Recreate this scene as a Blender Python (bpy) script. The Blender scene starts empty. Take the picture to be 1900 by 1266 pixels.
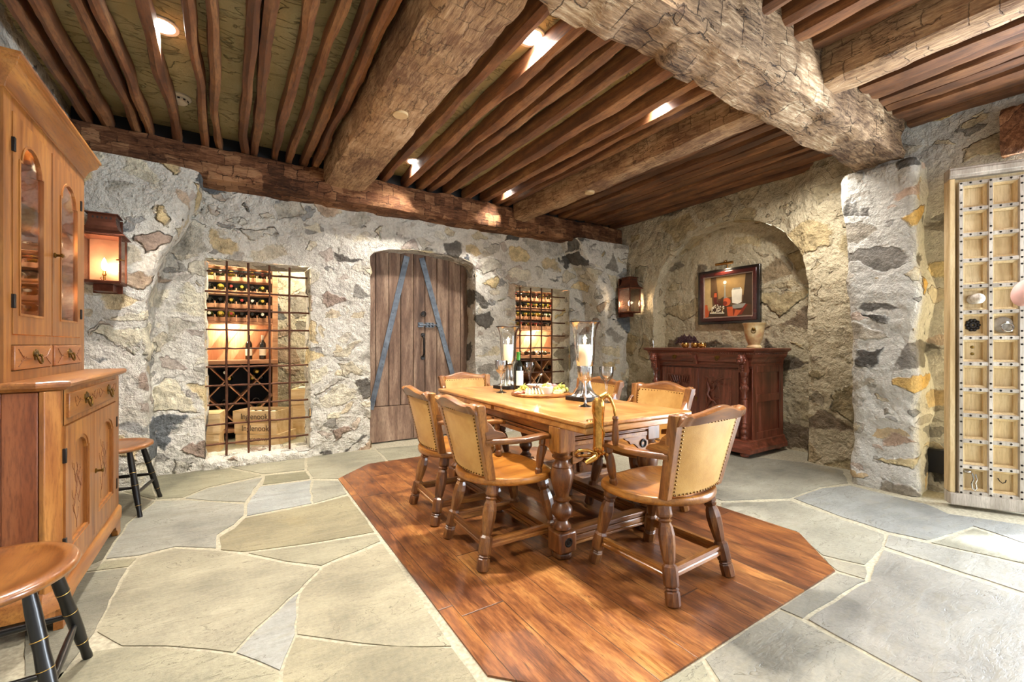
import bpy, bmesh, math, random
from math import sin, cos, pi, sqrt
from mathutils import Vector, Matrix, noise
R = math.radians
scn = bpy.context.scene
COL = scn.collection

# ------------------------------------------------------------------ helpers
def s2l(c):
    return c/12.92 if c <= .04045 else ((c+.055)/1.055)**2.4
def hx(h, a=1.0):
    h = h.lstrip('#')
    return tuple(s2l(int(h[i:i+2], 16)/255) for i in (0, 2, 4)) + (a,)

class MB:
    def __init__(s): s.v = []; s.f = []; s.m = []
    def add(s, vs, fs, M=None, mi=0):
        b = len(s.v)
        if M is not None: vs = [M @ Vector(v) for v in vs]
        s.v += [tuple(v) for v in vs]
        s.f += [tuple(i+b for i in f) for f in fs]
        s.m += [mi]*len(fs)
        return s
    def box(s, x0, x1, y0, y1, z0, z1, M=None, mi=0):
        vs = [(x0,y0,z0),(x1,y0,z0),(x1,y1,z0),(x0,y1,z0),(x0,y0,z1),(x1,y0,z1),(x1,y1,z1),(x0,y1,z1)]
        return s.add(vs, [(0,3,2,1),(4,5,6,7),(0,1,5,4),(1,2,6,5),(2,3,7,6),(3,0,4,7)], M, mi)
    def lathe(s, prof, n=24, M=None, mi=0, cap=True, a0=0.0, flute=None):
        vs = []; fs = []
        for (r, z) in prof:
            for k in range(n):
                a = a0+2*pi*k/n
                rr = r*(1+(flute[1]*cos(flute[0]*a) if flute else 0))
                vs.append((rr*cos(a), rr*sin(a), z))
        for i in range(len(prof)-1):
            for k in range(n):
                k2 = (k+1) % n
                fs.append((i*n+k, i*n+k2, (i+1)*n+k2, (i+1)*n+k))
        if cap:
            fs.append(tuple(range(n-1, -1, -1)))
            fs.append(tuple((len(prof)-1)*n+k for k in range(n)))
        return s.add(vs, fs, M, mi)
    def tube(s, pts, r, n=8, mi=0, cap=True, flat=1.0):
        pts = [Vector(p) for p in pts]
        rs = r if isinstance(r, (list, tuple)) else [r]*len(pts)
        vs = []; fs = []
        t0 = (pts[1]-pts[0]).normalized()
        up = Vector((0,0,1)) if abs(t0.z) < .9 else Vector((0,1,0))
        u = t0.cross(up).normalized()
        for i, p in enumerate(pts):
            if i == 0: t = t0
            elif i == len(pts)-1: t = (pts[-1]-pts[-2]).normalized()
            else: t = ((pts[i+1]-p).normalized()+(p-pts[i-1]).normalized()).normalized()
            u = (u - t*u.dot(t)).normalized()
            w = t.cross(u)
            for k in range(n):
                a = 2*pi*(k+.5)/n
                vs.append(p + u*(cos(a)*rs[i]) + w*(sin(a)*rs[i]*flat))
        for i in range(len(pts)-1):
            for k in range(n):
                k2 = (k+1) % n
                fs.append((i*n+k, i*n+k2, (i+1)*n+k2, (i+1)*n+k))
        if cap:
            fs.append(tuple(range(n-1, -1, -1)))
            fs.append(tuple((len(pts)-1)*n+k for k in range(n)))
        return s.add(vs, fs, None, mi)
    def cyl(s, p0, p1, r0, r1=None, n=12, mi=0):
        return s.tube([p0, p1], [r0, r0 if r1 is None else r1], n, mi)
    def sphere(s, c, r, n=12, m=8, mi=0, M=None):
        rx, ry, rz = r if isinstance(r, (list, tuple)) else (r, r, r)
        vs = [(c[0], c[1], c[2]-rz)]; fs = []
        for i in range(1, m):
            ph = -pi/2+pi*i/m
            for k in range(n):
                a = 2*pi*k/n
                vs.append((c[0]+rx*cos(ph)*cos(a), c[1]+ry*cos(ph)*sin(a), c[2]+rz*sin(ph)))
        vs.append((c[0], c[1], c[2]+rz))
        for k in range(n): fs.append((0, 1+(k+1) % n, 1+k))
        for i in range(m-2):
            for k in range(n):
                k2 = (k+1) % n
                fs.append((1+i*n+k, 1+i*n+k2, 1+(i+1)*n+k2, 1+(i+1)*n+k))
        e = len(vs)-1
        for k in range(n): fs.append((e, 1+(m-2)*n+k, 1+(m-2)*n+(k+1) % n))
        return s.add(vs, fs, M, mi)
    def prism(s, poly, axis, a, b, M=None, mi=0):
        # axis x: poly=(y,z); y: poly=(x,z); z: poly=(x,y)
        def P(p, t):
            return {'x': (t, p[0], p[1]), 'y': (p[0], t, p[1]), 'z': (p[0], p[1], t)}[axis]
        n = len(poly)
        vs = [P(p, a) for p in poly]+[P(p, b) for p in poly]
        fs = [tuple(range(n-1, -1, -1)), tuple(range(n, 2*n))]
        fs += [(i, (i+1) % n, n+(i+1) % n, n+i) for i in range(n)]
        return s.add(vs, fs, M, mi)
    def strip(s, la, lb, mi=0):
        n = len(la)
        return s.add(list(la)+list(lb), [(i, i+1, n+i+1, n+i) for i in range(n-1)], None, mi)
    def ringplate(s, outer, inner, axis, a, b, M=None, mi=0):
        # plate with a hole: outer and inner loops of equal count
        def P(p, t):
            return {'x': (t, p[0], p[1]), 'y': (p[0], t, p[1]), 'z': (p[0], p[1], t)}[axis]
        n = len(outer)
        vs = [P(p, a) for p in outer]+[P(p, a) for p in inner]+[P(p, b) for p in outer]+[P(p, b) for p in inner]
        fs = []
        for i in range(n):
            j = (i+1) % n
            fs += [(i, j, n+j, n+i), (2*n+i, 3*n+i, 3*n+j, 2*n+j), (i, 2*n+i, 2*n+j, j), (n+i, n+j, 3*n+j, 3*n+i)]
        return s.add(vs, fs, M, mi)
    def build(s, name, mat, parent=None, smooth=False, bevel=0.0, loc=None, seg=2, weld=False, ang=40):
        me = bpy.data.meshes.new(name)
        me.from_pydata(s.v, [], s.f)
        mats = mat if isinstance(mat, (list, tuple)) else [mat]
        for m_ in mats: me.materials.append(m_)
        if len(mats) > 1:
            for p, mi in zip(me.polygons, s.m): p.material_index = mi
        bm = bmesh.new(); bm.from_mesh(me)
        if weld: bmesh.ops.remove_doubles(bm, verts=bm.verts, dist=1e-4)
        bmesh.ops.recalc_face_normals(bm, faces=bm.faces)
        bm.to_mesh(me); bm.free()
        if smooth:
            for p in me.polygons: p.use_smooth = True
            me.set_sharp_from_angle(angle=R(ang))
        o = bpy.data.objects.new(name, me); COL.objects.link(o)
        if parent: o.parent = parent
        if loc: o.location = loc
        if bevel:
            b = o.modifiers.new('bevel', 'BEVEL'); b.width = bevel; b.segments = seg
            b.limit_method = 'ANGLE'; b.angle_limit = R(35)
            b.harden_normals = False
            for p in me.polygons: p.use_smooth = True
            me.set_sharp_from_angle(angle=R(35))
        return o

def tag(o, label=None, cat=None, group=None, kind=None):
    if label: o['label'] = label
    if cat: o['category'] = cat
    if group: o['group'] = group
    if kind: o['kind'] = kind
    return o
def empty(name, loc=(0,0,0), rz=0, label=None, cat=None, group=None, kind=None):
    o = bpy.data.objects.new(name, None); COL.objects.link(o)
    o.empty_display_size = .1
    o.location = loc; o.rotation_euler = (0, 0, rz)
    return tag(o, label, cat, group, kind)
def copy_tree(o, parent=None):
    c = o.copy(); COL.objects.link(c); c.parent = parent
    for ch in [x for x in COL.objects if x.parent == o]: copy_tree(ch, c)
    return c
def struct(o): o['kind'] = 'structure'; return o
def T(x, y, z): return Matrix.Translation((x, y, z))
def RZ(a): return Matrix.Rotation(a, 4, 'Z')
def RX(a): return Matrix.Rotation(a, 4, 'X')
def RY(a): return Matrix.Rotation(a, 4, 'Y')
def arc(cx, cy, rx, ry, a0, a1, n):
    return [(cx+rx*cos(R(a0+(a1-a0)*i/n)), cy+ry*sin(R(a0+(a1-a0)*i/n))) for i in range(n+1)]
def fbm(p, sc, oct=3):
    return noise.fractal(Vector(p)*sc, 1.0, 2.0, oct)

# camera model: yaw to the right of +Y (depth into the back wall)
TH = R(32.8); H = 1.15; F = 810.0; HOR = 640.0
def ground(px, py, z=0.0):
    dep = (H-z)*F/(py-HOR); r = (px-950)/F
    return (dep*(r*cos(TH)+sin(TH)), dep*(-r*sin(TH)+cos(TH)))
def xatY(px, Y):
    r = (px-950)/F; dep = Y/(-r*sin(TH)+cos(TH))
    return dep*(r*cos(TH)+sin(TH))
def spot(x, y, z, tx, ty, tz, e, col, ang, blend=.6, size=.05):
    l = bpy.data.lights.new('lamp_beam', 'SPOT'); l.energy = e; l.color = col; l.spot_size = R(ang); l.spot_blend = blend; l.shadow_soft_size = size
    o = bpy.data.objects.new('lamp_beam', l); COL.objects.link(o); o.location = (x, y, z)
    o.rotation_euler = (Vector((tx, ty, tz))-Vector((x, y, z))).to_track_quat('-Z', 'Y').to_euler(); return o
def point(x, y, z, e, col, size=.02):
    l = bpy.data.lights.new('lamp_glow', 'POINT'); l.energy = e; l.color = col; l.shadow_soft_size = size
    o = bpy.data.objects.new('lamp_glow', l); COL.objects.link(o); o.location = (x, y, z); return o
# ------------------------------------------------------------------ materials
class NT:
    def __init__(s, name):
        s.m = bpy.data.materials.new(name); s.m.use_nodes = True
        s.t = s.m.node_tree; s.t.nodes.clear()
        s.out = s.n('ShaderNodeOutputMaterial')
    def n(s, typ, **kw):
        nd = s.t.nodes.new(typ)
        for k, v in kw.items():
            if k.startswith('i_'):
                key = k[2:]
                key = int(key) if key.isdigit() else key.replace('_', ' ')
                s.set(nd.inputs[key], v)
            else: setattr(nd, k, v)
        return nd
    def set(s, inp, v):
        if isinstance(v, bpy.types.NodeSocket): s.t.links.new(v, inp)
        else: inp.default_value = v
    def mth(s, op, a, b=None, c=None, clamp=False):
        nd = s.n('ShaderNodeMath', operation=op, use_clamp=clamp)
        s.set(nd.inputs[0], a)
        if b is not None: s.set(nd.inputs[1], b)
        if c is not None: s.set(nd.inputs[2], c)
        return nd.outputs[0]
    def mix(s, f, a, b, typ='MIX'):
        nd = s.n('ShaderNodeMix', data_type='RGBA', blend_type=typ)
        s.set(nd.inputs[0], f); s.set(nd.inputs[6], a); s.set(nd.inputs[7], b)
        return nd.outputs[2]
    def ramp(s, f, stops, interp='LINEAR'):
        nd = s.n('ShaderNodeValToRGB'); cr = nd.color_ramp; cr.interpolation = interp
        while len(cr.elements) < len(stops): cr.elements.new(.5)
        for e, (p, c) in zip(cr.elements, stops):
            e.position = p; e.color = c if len(c) == 4 else tuple(c)+(1,)
        s.set(nd.inputs[0], f); return nd.outputs[0]
    def coord(s, scale=(1,1,1), rot=(0,0,0), kind='Object', loc=(0,0,0)):
        tc = s.n('ShaderNodeTexCoord'); mp = s.n('ShaderNodeMapping')
        s.t.links.new(tc.outputs[kind], mp.inputs[0])
        mp.inputs['Scale'].default_value = scale; mp.inputs['Rotation'].default_value = rot
        mp.inputs['Location'].default_value = loc
        return mp.outputs[0]
    def noise(s, vec, scale, detail=4, rough=.55, out=0, dist=0):
        nd = s.n('ShaderNodeTexNoise'); s.set(nd.inputs['Vector'], vec)
        nd.inputs['Scale'].default_value = scale; nd.inputs['Detail'].default_value = detail
        nd.inputs['Roughness'].default_value = rough; nd.inputs['Distortion'].default_value = dist
        return nd.outputs[out]
    def rng(s, v, a, b, c=0.0, d=1.0, smooth=False):
        nd = s.n('ShaderNodeMapRange', interpolation_type='SMOOTHSTEP' if smooth else 'LINEAR')
        for i, q in enumerate((v, a, b, c, d)): s.set(nd.inputs[i], q)
        return nd.outputs[0]
    def bump(s, h, strength=.5, dist=.01, nrm=None):
        nd = s.n('ShaderNodeBump'); s.set(nd.inputs['Height'], h)
        nd.inputs['Strength'].default_value = strength; nd.inputs['Distance'].default_value = dist
        if nrm: s.set(nd.inputs['Normal'], nrm)
        return nd.outputs[0]
    def pbsdf(s, col, rough=.5, metal=0.0, nrm=None, spec=None, coat=0.0, **kw):
        b = s.n('ShaderNodeBsdfPrincipled')
        s.set(b.inputs['Base Color'], col); s.set(b.inputs['Roughness'], rough); s.set(b.inputs['Metallic'], metal)
        if nrm: s.set(b.inputs['Normal'], nrm)
        if spec is not None: s.set(b.inputs['Specular IOR Level'], spec)
        if coat: s.set(b.inputs['Coat Weight'], coat); s.set(b.inputs['Coat Roughness'], .15)
        for k, v in kw.items(): s.set(b.inputs[k.replace('_', ' ')], v)
        s.t.links.new(b.outputs[0], s.out.inputs[0]); return b

def plain(name, col, rough=.5, metal=0.0, var=.12, sc=30, bump=.0, **kw):
    t = NT(name); v = t.coord()
    n_ = t.noise(v, sc, 3)
    c = t.mix(t.rng(n_, .3, .7), tuple(x*(1-var) for x in col[:3])+(1,), tuple(min(1, x*(1+var)) for x in col[:3])+(1,))
    nr = t.bump(n_, bump, .003) if bump else None
    t.pbsdf(c, rough, metal, nr, **kw); return t.m

def emit(name, col, st):
    t = NT(name); e = t.n('ShaderNodeEmission'); e.inputs[0].default_value = col; e.inputs[1].default_value = st
    t.t.links.new(e.outputs[0], t.out.inputs[0]); return t.m

def wood(name, dark, mid, light, axis='z', sc=1.0, rough=.38, coat=.0, bump=.25, wear=0.0, rnd=.25):
    t = NT(name)
    k = {'x': (.12, 1, 1), 'y': (1, .12, 1), 'z': (1, 1, .12)}[axis]
    oi = t.n('ShaderNodeObjectInfo')
    off = t.n('ShaderNodeVectorMath', operation='SCALE'); off.inputs[0].default_value = (13, 7, 5)
    t.set(off.inputs['Scale'], oi.outputs['Random'])
    base = t.coord(k)
    av = t.n('ShaderNodeVectorMath', operation='ADD'); t.set(av.inputs[0], base); t.set(av.inputs[1], off.outputs[0])
    v = av.outputs[0]
    big = t.noise(v, 6*sc, 3, .6, dist=.6)
    fib = t.noise(v, 90*sc, 3, .7)
    ring = t.n('ShaderNodeTexWave', wave_type='RINGS'); t.set(ring.inputs['Vector'], v)
    ring.inputs['Scale'].default_value = 4*sc; ring.inputs['Distortion'].default_value = 9
    ring.inputs['Detail'].default_value = 3; ring.inputs['Detail Scale'].default_value = 1.3
    g = t.mth('ADD', t.mth('MULTIPLY', ring.outputs[1], .16), t.mth('MULTIPLY', big, .84))
    c = t.ramp(g, [(.22, dark), (.48, mid), (.75, light)])
    fd = t.rng(fib, .35, .55)
    c = t.mix(t.rng(fd, 0, 1, .55, 0), c, dark)
    val = t.rng(oi.outputs['Random'], 0, 1, 1-rnd, 1+rnd*.6)
    c = t.mix(1.0, c, t.n('ShaderNodeCombineColor', i_0=val, i_1=val, i_2=val).outputs[0], 'MULTIPLY')
    if wear:
        w = t.noise(t.coord(), 3.2, 6, .65)
        c = t.mix(t.rng(w, .5, .66, 0, wear), c, dark)
    h = t.mth('ADD', t.mth('MULTIPLY', fib, .35), t.mth('MULTIPLY', big, .5))
    t.pbsdf(c, t.rng(fib, 0, 1, rough*.8, rough*1.3), 0, t.bump(h, bump, .004), coat=coat)
    return t.m

def hewn(name, cols, axis='x', bump=1.0, dark_amt=.75, k=1.0, fw=.12):
    # adze-hewn old timber: rows of shallow facets across the grain, drying cracks, worm-eaten dark patches
    t = NT(name)
    st = {'x': (.16, 1, 1), 'y': (1, .16, 1)}[axis]
    v = t.coord(st); v1 = t.coord()
    fib = t.noise(v, 60, 5, .72); mid_ = t.noise(v, 14, 4, .65)
    big = t.noise(v1, 1.7, 5, .62)
    dv = t.n('ShaderNodeVectorMath', operation='MULTIPLY_ADD')
    t.set(dv.inputs[0], t.noise(v1, 4.5, 4, .65, out=1)); dv.inputs[1].default_value = (.10,)*3; t.set(dv.inputs[2], v1)
    sp = t.n('ShaderNodeSeparateXYZ'); t.set(sp.inputs[0], dv.outputs[0])
    u_ = sp.outputs[0 if axis == 'x' else 1]; w_ = t.mth('ADD', sp.outputs[1 if axis == 'x' else 0], sp.outputs[2])
    cb = t.n('ShaderNodeCombineXYZ'); t.set(cb.inputs[0], u_); t.set(cb.inputs[1], w_)
    br = t.n('ShaderNodeTexBrick'); t.set(br.inputs['Vector'], cb.outputs[0])
    br.inputs['Scale'].default_value = 1.0; br.inputs['Brick Width'].default_value = .105/k; br.inputs['Row Height'].default_value = .085/k
    br.inputs['Mortar Size'].default_value = .0035; br.inputs['Mortar Smooth'].default_value = .6; br.offset = .43
    br.inputs['Color1'].default_value = (0, 0, 0, 1); br.inputs['Color2'].default_value = (1, 1, 1, 1); br.inputs['Mortar'].default_value = (.5, .5, .5, 1)
    fc = t.n('ShaderNodeSeparateColor'); t.set(fc.inputs[0], br.outputs['Color'])
    line = t.mth('MULTIPLY', br.outputs['Fac'], t.rng(t.noise(v1, 7, 4, .6), .44, .56))
    g = t.mth('ADD', t.mth('MULTIPLY', big, .4), t.mth('ADD', t.mth('MULTIPLY', fib, .4), t.mth('ADD', t.mth('MULTIPLY', mid_, .2), t.mth('MULTIPLY', fc.outputs[0], fw))))
    c = t.ramp(g, [(.45, cols[0]), (.56, cols[1]), (.67, cols[2])])
    dk = tuple(x*.4 for x in cols[0][:3])+(1,)
    c = t.mix(t.mth('MULTIPLY', line, dark_amt), c, dk)
    crk = t.noise(v, 7, 5, .7)
    ck = t.mth('MULTIPLY', t.rng(t.mth('ABSOLUTE', t.mth('SUBTRACT', crk, .5)), 0, .007, 1, 0), t.rng(t.noise(v1, 3, 3), .46, .56))
    c = t.mix(t.mth('MULTIPLY', ck, .8), c, dk)
    h = t.mth('ADD', t.mth('MULTIPLY', fib, .3), t.mth('ADD', t.mth('MULTIPLY', fc.outputs[0], fw*2.5), t.mth('MULTIPLY', mid_, .6)))
    h = t.mth('SUBTRACT', h, t.mth('MULTIPLY', t.mth('MAXIMUM', ck, line), .4))
    t.pbsdf(c, .78, 0, t.bump(h, bump, .022), spec=.25)
    return t.m

def stone(name, scale=2.6, seed=0.0, mortar=('dcd8cc', 'bdb9ad'), cover=.35, disp=.03, palette=None, zs=1.55, warm=0.0):
    t = NT(name)
    v = t.coord((1, 1, 1), loc=(seed, seed*.7, seed*.3))
    w = t.n('ShaderNodeVectorMath', operation='MULTIPLY_ADD')
    nz = t.n('ShaderNodeVectorMath', operation='SUBTRACT'); t.set(nz.inputs[0], t.noise(v, 2.6, 4, .6, out=1)); nz.inputs[1].default_value = (.5,)*3
    t.set(w.inputs[0], nz.outputs[0]); w.inputs[1].default_value = (.22,)*3; t.set(w.inputs[2], v)
    mp = t.n('ShaderNodeMapping'); t.set(mp.inputs[0], w.outputs[0]); mp.inputs['Scale'].default_value = (1, 1, zs)
    F1 = t.n('ShaderNodeTexVoronoi', feature='F1'); t.set(F1.inputs['Vector'], mp.outputs[0]); F1.inputs['Scale'].default_value = scale
    DE = t.n('ShaderNodeTexVoronoi', feature='DISTANCE_TO_EDGE'); t.set(DE.inputs['Vector'], mp.outputs[0]); DE.inputs['Scale'].default_value = scale
    sc = t.n('ShaderNodeSeparateColor'); t.set(sc.inputs[0], F1.outputs['Color'])
    rA, rB, rC = sc.outputs
    fine = t.noise(v, 42, 6, .68); med = t.noise(v, 9, 5, .62); big = t.noise(v, 1.3, 3, .5); rag = t.noise(v, 14, 4, .6)
    thr = t.rng(rB, 1-cover-.4, 1.0, .05, .42)
    e = t.mth('ADD', DE.outputs[0], t.mth('MULTIPLY', t.mth('SUBTRACT', rag, .5), .16))
    mask = t.rng(t.mth('SUBTRACT', e, thr), -.02, .035, 0, 1, True)
    pal = palette or ['#5b5752', '#b0aa9c', '#c9bd9f', '#8b857b', '#cfc8b2', '#bdb8ac', '#b39d86', '#cdb98c', '#a09b91', '#c6c2b7', '#d3ccb8', '#9c887a', '#5f6468', '#d8d0b8', '#c2b8a2', '#4b4742', '#c9b48a']
    sc_ = t.ramp(rA, [(i/len(pal), hx(p)) for i, p in enumerate(pal)], 'CONSTANT')
    sv = t.rng(t.mth('ADD', t.mth('MULTIPLY', med, .65), t.mth('MULTIPLY', fine, .35)), .34, .66, .5, 1.4)
    scol = t.mix(1.0, sc_, t.n('ShaderNodeCombineColor', i_0=sv, i_1=sv, i_2=t.mth('MULTIPLY', sv, .97)).outputs[0], 'MULTIPLY')
    mcol = t.mix(t.rng(t.mth('ADD', t.mth('MULTIPLY', big, .5), t.mth('MULTIPLY', fine, .5)), .38, .62), hx(mortar[1]), hx(mortar[0]))
    mcol = t.mix(t.rng(med, .3, .45, .35, 0), mcol, hx('#5f5a50'))
    col = t.mix(t.mth('MULTIPLY', mask, t.rng(rC, 0, 1, .85, 1)), mcol, scol)
    mp2 = t.n('ShaderNodeMapping'); t.set(mp2.inputs[0], w.outputs[0]); mp2.inputs['Scale'].default_value = (1, 1, zs); mp2.inputs['Location'].default_value = (3.1, 1.7, 5.3)
    Fb = t.n('ShaderNodeTexVoronoi', feature='F1'); t.set(Fb.inputs['Vector'], mp2.outputs[0]); Fb.inputs['Scale'].default_value = scale*2.1
    Db = t.n('ShaderNodeTexVoronoi', feature='DISTANCE_TO_EDGE'); t.set(Db.inputs['Vector'], mp2.outputs[0]); Db.inputs['Scale'].default_value = scale*2.1
    sb_ = t.n('ShaderNodeSeparateColor'); t.set(sb_.inputs[0], Fb.outputs['Color'])
    mb_ = t.rng(t.mth('SUBTRACT', t.mth('ADD', Db.outputs[0], t.mth('MULTIPLY', t.mth('SUBTRACT', rag, .5), .3)), t.rng(sb_.outputs[1], .15, .6, .12, .5)), -.015, .02, 0, 1, True)
    mb_ = t.mth('MULTIPLY', mb_, t.mth('SUBTRACT', 1.0, mask))
    cb_ = t.mix(1.0, t.ramp(sb_.outputs[0], [(i/len(pal), hx(p)) for i, p in enumerate(pal[3:]+pal[:3])], 'CONSTANT'), t.n('ShaderNodeCombineColor', i_0=sv, i_1=sv, i_2=sv).outputs[0], 'MULTIPLY')
    col = t.mix(t.mth('MULTIPLY', mb_, .6), col, cb_); mask = t.mth('MAXIMUM', mask, t.mth('MULTIPLY', mb_, .7))
    rim = t.rng(t.mth('ABSOLUTE', t.mth('SUBTRACT', e, thr)), 0, .02, .22, 0)
    col = t.mix(t.mth('MULTIPLY', rim, t.rng(rag, .45, .6)), col, hx('#3e3a34'))
    h = t.mth('ADD', t.mth('MULTIPLY', mask, t.rng(rC, 0, 1, -.2, .55)), t.mth('ADD', t.mth('MULTIPLY', med, .9), t.mth('MULTIPLY', fine, .3)))
    t.pbsdf(col, .9, 0, t.bump(h, .9, .035), spec=.2)
    if disp:
        d = t.n('ShaderNodeDisplacement'); d.inputs['Midlevel'].default_value = .75; d.inputs['Scale'].default_value = disp
        t.set(d.inputs['Height'], t.mth('ADD', t.mth('MULTIPLY', mask, t.rng(rC, 0, 1, -.3, .6)), t.mth('MULTIPLY', med, 1.4)))
        t.t.links.new(d.outputs[0], t.out.inputs[2]); t.m.displacement_method = 'BOTH'
    return t.m

M = {}
M['stone'] = stone('rubble_stone', disp=.035)
M['stone_warm'] = stone('rubble_stone_side', scale=2.0, seed=4.3, mortar=('c4b89c', 'a2987f'), palette=['#4a4038', '#938669', '#a8987a', '#6b6051', '#ad9f82', '#9a8e74', '#85735a', '#a3926f', '#7a715f', '#a69a80', '#ab9c7a', '#6b5b4b'], disp=.035)
M['stone_pillar'] = stone('rubble_stone_pillar', scale=2.2, seed=9.1, mortar=('d2d0c8', 'b0aea6'), cover=.55, disp=.02, palette=['#4a4744', '#b7ab92', '#b9a27a', '#8d8578', '#b59a86', '#c2b28c', '#9f978a', '#c4a05c', '#6a655f'], zs=2.1)
M['stone_cellar'] = stone('rubble_stone_cellar', seed=2.2, disp=.03, mortar=('d3cbb4', 'b5aa90'))

def plaster():
    t = NT('ceiling_plaster'); v = t.coord()
    a = t.noise(v, 1.6, 4, .6); vv = t.coord((1, 2.4, 1), rot=(0, 0, .5)); b = t.noise(vv, 3.2, 3, .5, dist=1.2); f = t.noise(v, 40, 4)
    c = t.ramp(a, [(.35, hx('#a0976f')), (.65, hx('#bbb28b'))])
    rid = t.rng(t.mth('ABSOLUTE', t.mth('SUBTRACT', b, .5)), 0, .02, 1, 0)
    h = t.mth('ADD', t.mth('MULTIPLY', rid, .6), t.mth('MULTIPLY', f, .25))
    t.pbsdf(c, .85, 0, t.bump(h, .9, .035), spec=.2); return t.m
M['plaster'] = plaster()
M['mortar'] = plain('floor_mortar', hx('#9c9580'), .9, 0, .25, 60, .6)
def flag():
    t = NT('flagstone'); v = t.coord()
    at = t.n('ShaderNodeAttribute', attribute_name='slab'); 
    a = t.noise(v, 1.7, 5, .62); vs = t.coord((1, 3.0, 1), rot=(0, 0, .55)); st = t.noise(vs, 2.3, 5, .6, dist=.8); f = t.noise(v, 55, 4, .65)
    val = t.rng(t.mth('ADD', t.mth('MULTIPLY', a, .55), t.mth('ADD', t.mth('MULTIPLY', f, .25), t.mth('MULTIPLY', st, .2))), .38, .62, .55, 1.32)
    c = t.mix(1.0, at.outputs[0], t.n('ShaderNodeCombineColor', i_0=val, i_1=val, i_2=val).outputs[0], 'MULTIPLY')
    rust = t.noise(v, .9, 3, .5)
    c = t.mix(t.rng(rust, .60, .72, 0, .5), c, hx('#94804c'))
    cr = t.rng(t.mth('ABSOLUTE', t.mth('SUBTRACT', st, .5)), 0, .006, 1, 0)
    c = t.mix(t.mth('MULTIPLY', cr, t.rng(a, .40, .55, 0, .8)), c, hx('#57503f'))
    m2 = t.noise(vs, 7, 5, .65, dist=.5); l2 = t.mth('MULTIPLY', t.rng(t.mth('ABSOLUTE', t.mth('SUBTRACT', m2, .5)), 0, .010, 1, 0), t.rng(a, .44, .58))
    c = t.mix(t.mth('MULTIPLY', l2, .35), c, hx('#6a624c')); c = t.mix(t.rng(m2, .52, .68, 0, .3), c, hx('#7d7660'))
    h = t.mth('SUBTRACT', t.mth('ADD', t.mth('MULTIPLY', st, .8), t.mth('ADD', t.mth('MULTIPLY', m2, .5), t.mth('MULTIPLY', f, .25))), t.mth('MULTIPLY', t.mth('MAXIMUM', cr, l2), .3))
    t.pbsdf(c, t.rng(f, .3, .7, .5, .68), 0, t.bump(h, .5, .028), spec=.3); return t.m
M['flag'] = flag()
def plank():
    t = NT('inlaid_planks'); v = t.coord()
    sx = t.n('ShaderNodeSeparateXYZ'); t.set(sx.inputs[0], v)
    col_i = t.mth('FLOOR', t.mth('DIVIDE', sx.outputs[0], .205))
    wn = t.n('ShaderNodeTexWhiteNoise', noise_dimensions='1D'); t.set(wn.inputs['W'], col_i)
    yo = t.mth('ADD', t.mth('DIVIDE', sx.outputs[1], 1.7), t.mth('MULTIPLY', wn.outputs[0], 5))
    wn2 = t.n('ShaderNodeTexWhiteNoise', noise_dimensions='2D')
    cv = t.n('ShaderNodeCombineXYZ'); t.set(cv.inputs[0], col_i); t.set(cv.inputs[1], t.mth('FLOOR', yo)); t.set(wn2.inputs['Vector'], cv.outputs[0])
    off = t.n('ShaderNodeVectorMath', operation='MULTIPLY_ADD'); t.set(off.inputs[0], wn2.outputs[1]); off.inputs[1].default_value = (8, 8, 8); 
    t.set(off.inputs[2], t.coord((1, .13, 1)))
    g = t.noise(off.outputs[0], 5, 5, .65, dist=1.0); fib = t.noise(off.outputs[0], 75, 4, .7)
    mot = t.noise(v, 2.0, 1, .4); spk = t.noise(t.coord((1, .5, 1)), 26, 2, .5)
    lg = t.noise(t.coord((1, .05, 1)), 34, 3, .6, dist=.3); mott = t.noise(t.coord((1, .45, 1)), 7, 2, .5)
    gg = t.mth('ADD', t.mth('MULTIPLY', g, .42), t.mth('ADD', t.mth('MULTIPLY', fib, .36), t.mth('MULTIPLY', mott, .33)))
    gg = t.mth('ADD', gg, t.rng(wn2.outputs[0], 0, 1, -.07, .05))
    c = t.ramp(gg, [(.38, hx('#2f180d')), (.5, hx('#63381b')), (.6, hx('#89552a')), (.74, hx('#b38045'))])
    gl = t.rng(t.mth('ABSOLUTE', t.mth('SUBTRACT', lg, .5)), 0, .016, 1, 0)
    c = t.mix(t.mth('MULTIPLY', gl, t.rng(g, .4, .55, .2, .75)), c, hx('#28140b'))
    c = t.mix(t.rng(spk, .5, .8, 0, .55), c, hx('#4a2414'))
    fx = t.mth('ABSOLUTE', t.mth('SUBTRACT', t.mth('FRACT', t.mth('DIVIDE', sx.outputs[0], .205)), .5))
    fy = t.mth('ABSOLUTE', t.mth('SUBTRACT', t.mth('FRACT', yo), .5))
    gap = t.mth('MAXIMUM', t.rng(fx, .488, .497), t.rng(fy, .497, .4995))
    c = t.mix(t.mth('MULTIPLY', gap, .85), c, hx('#22120a'))
    h = t.mth('SUBTRACT', t.mth('ADD', t.mth('MULTIPLY', fib, .3), t.mth('MULTIPLY', g, .4)), gap)
    t.pbsdf(c, t.rng(fib, .3, .7, .30, .42), 0, t.bump(h, .35, .006), spec=.5); return t.m
M['plank'] = plank()

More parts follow.
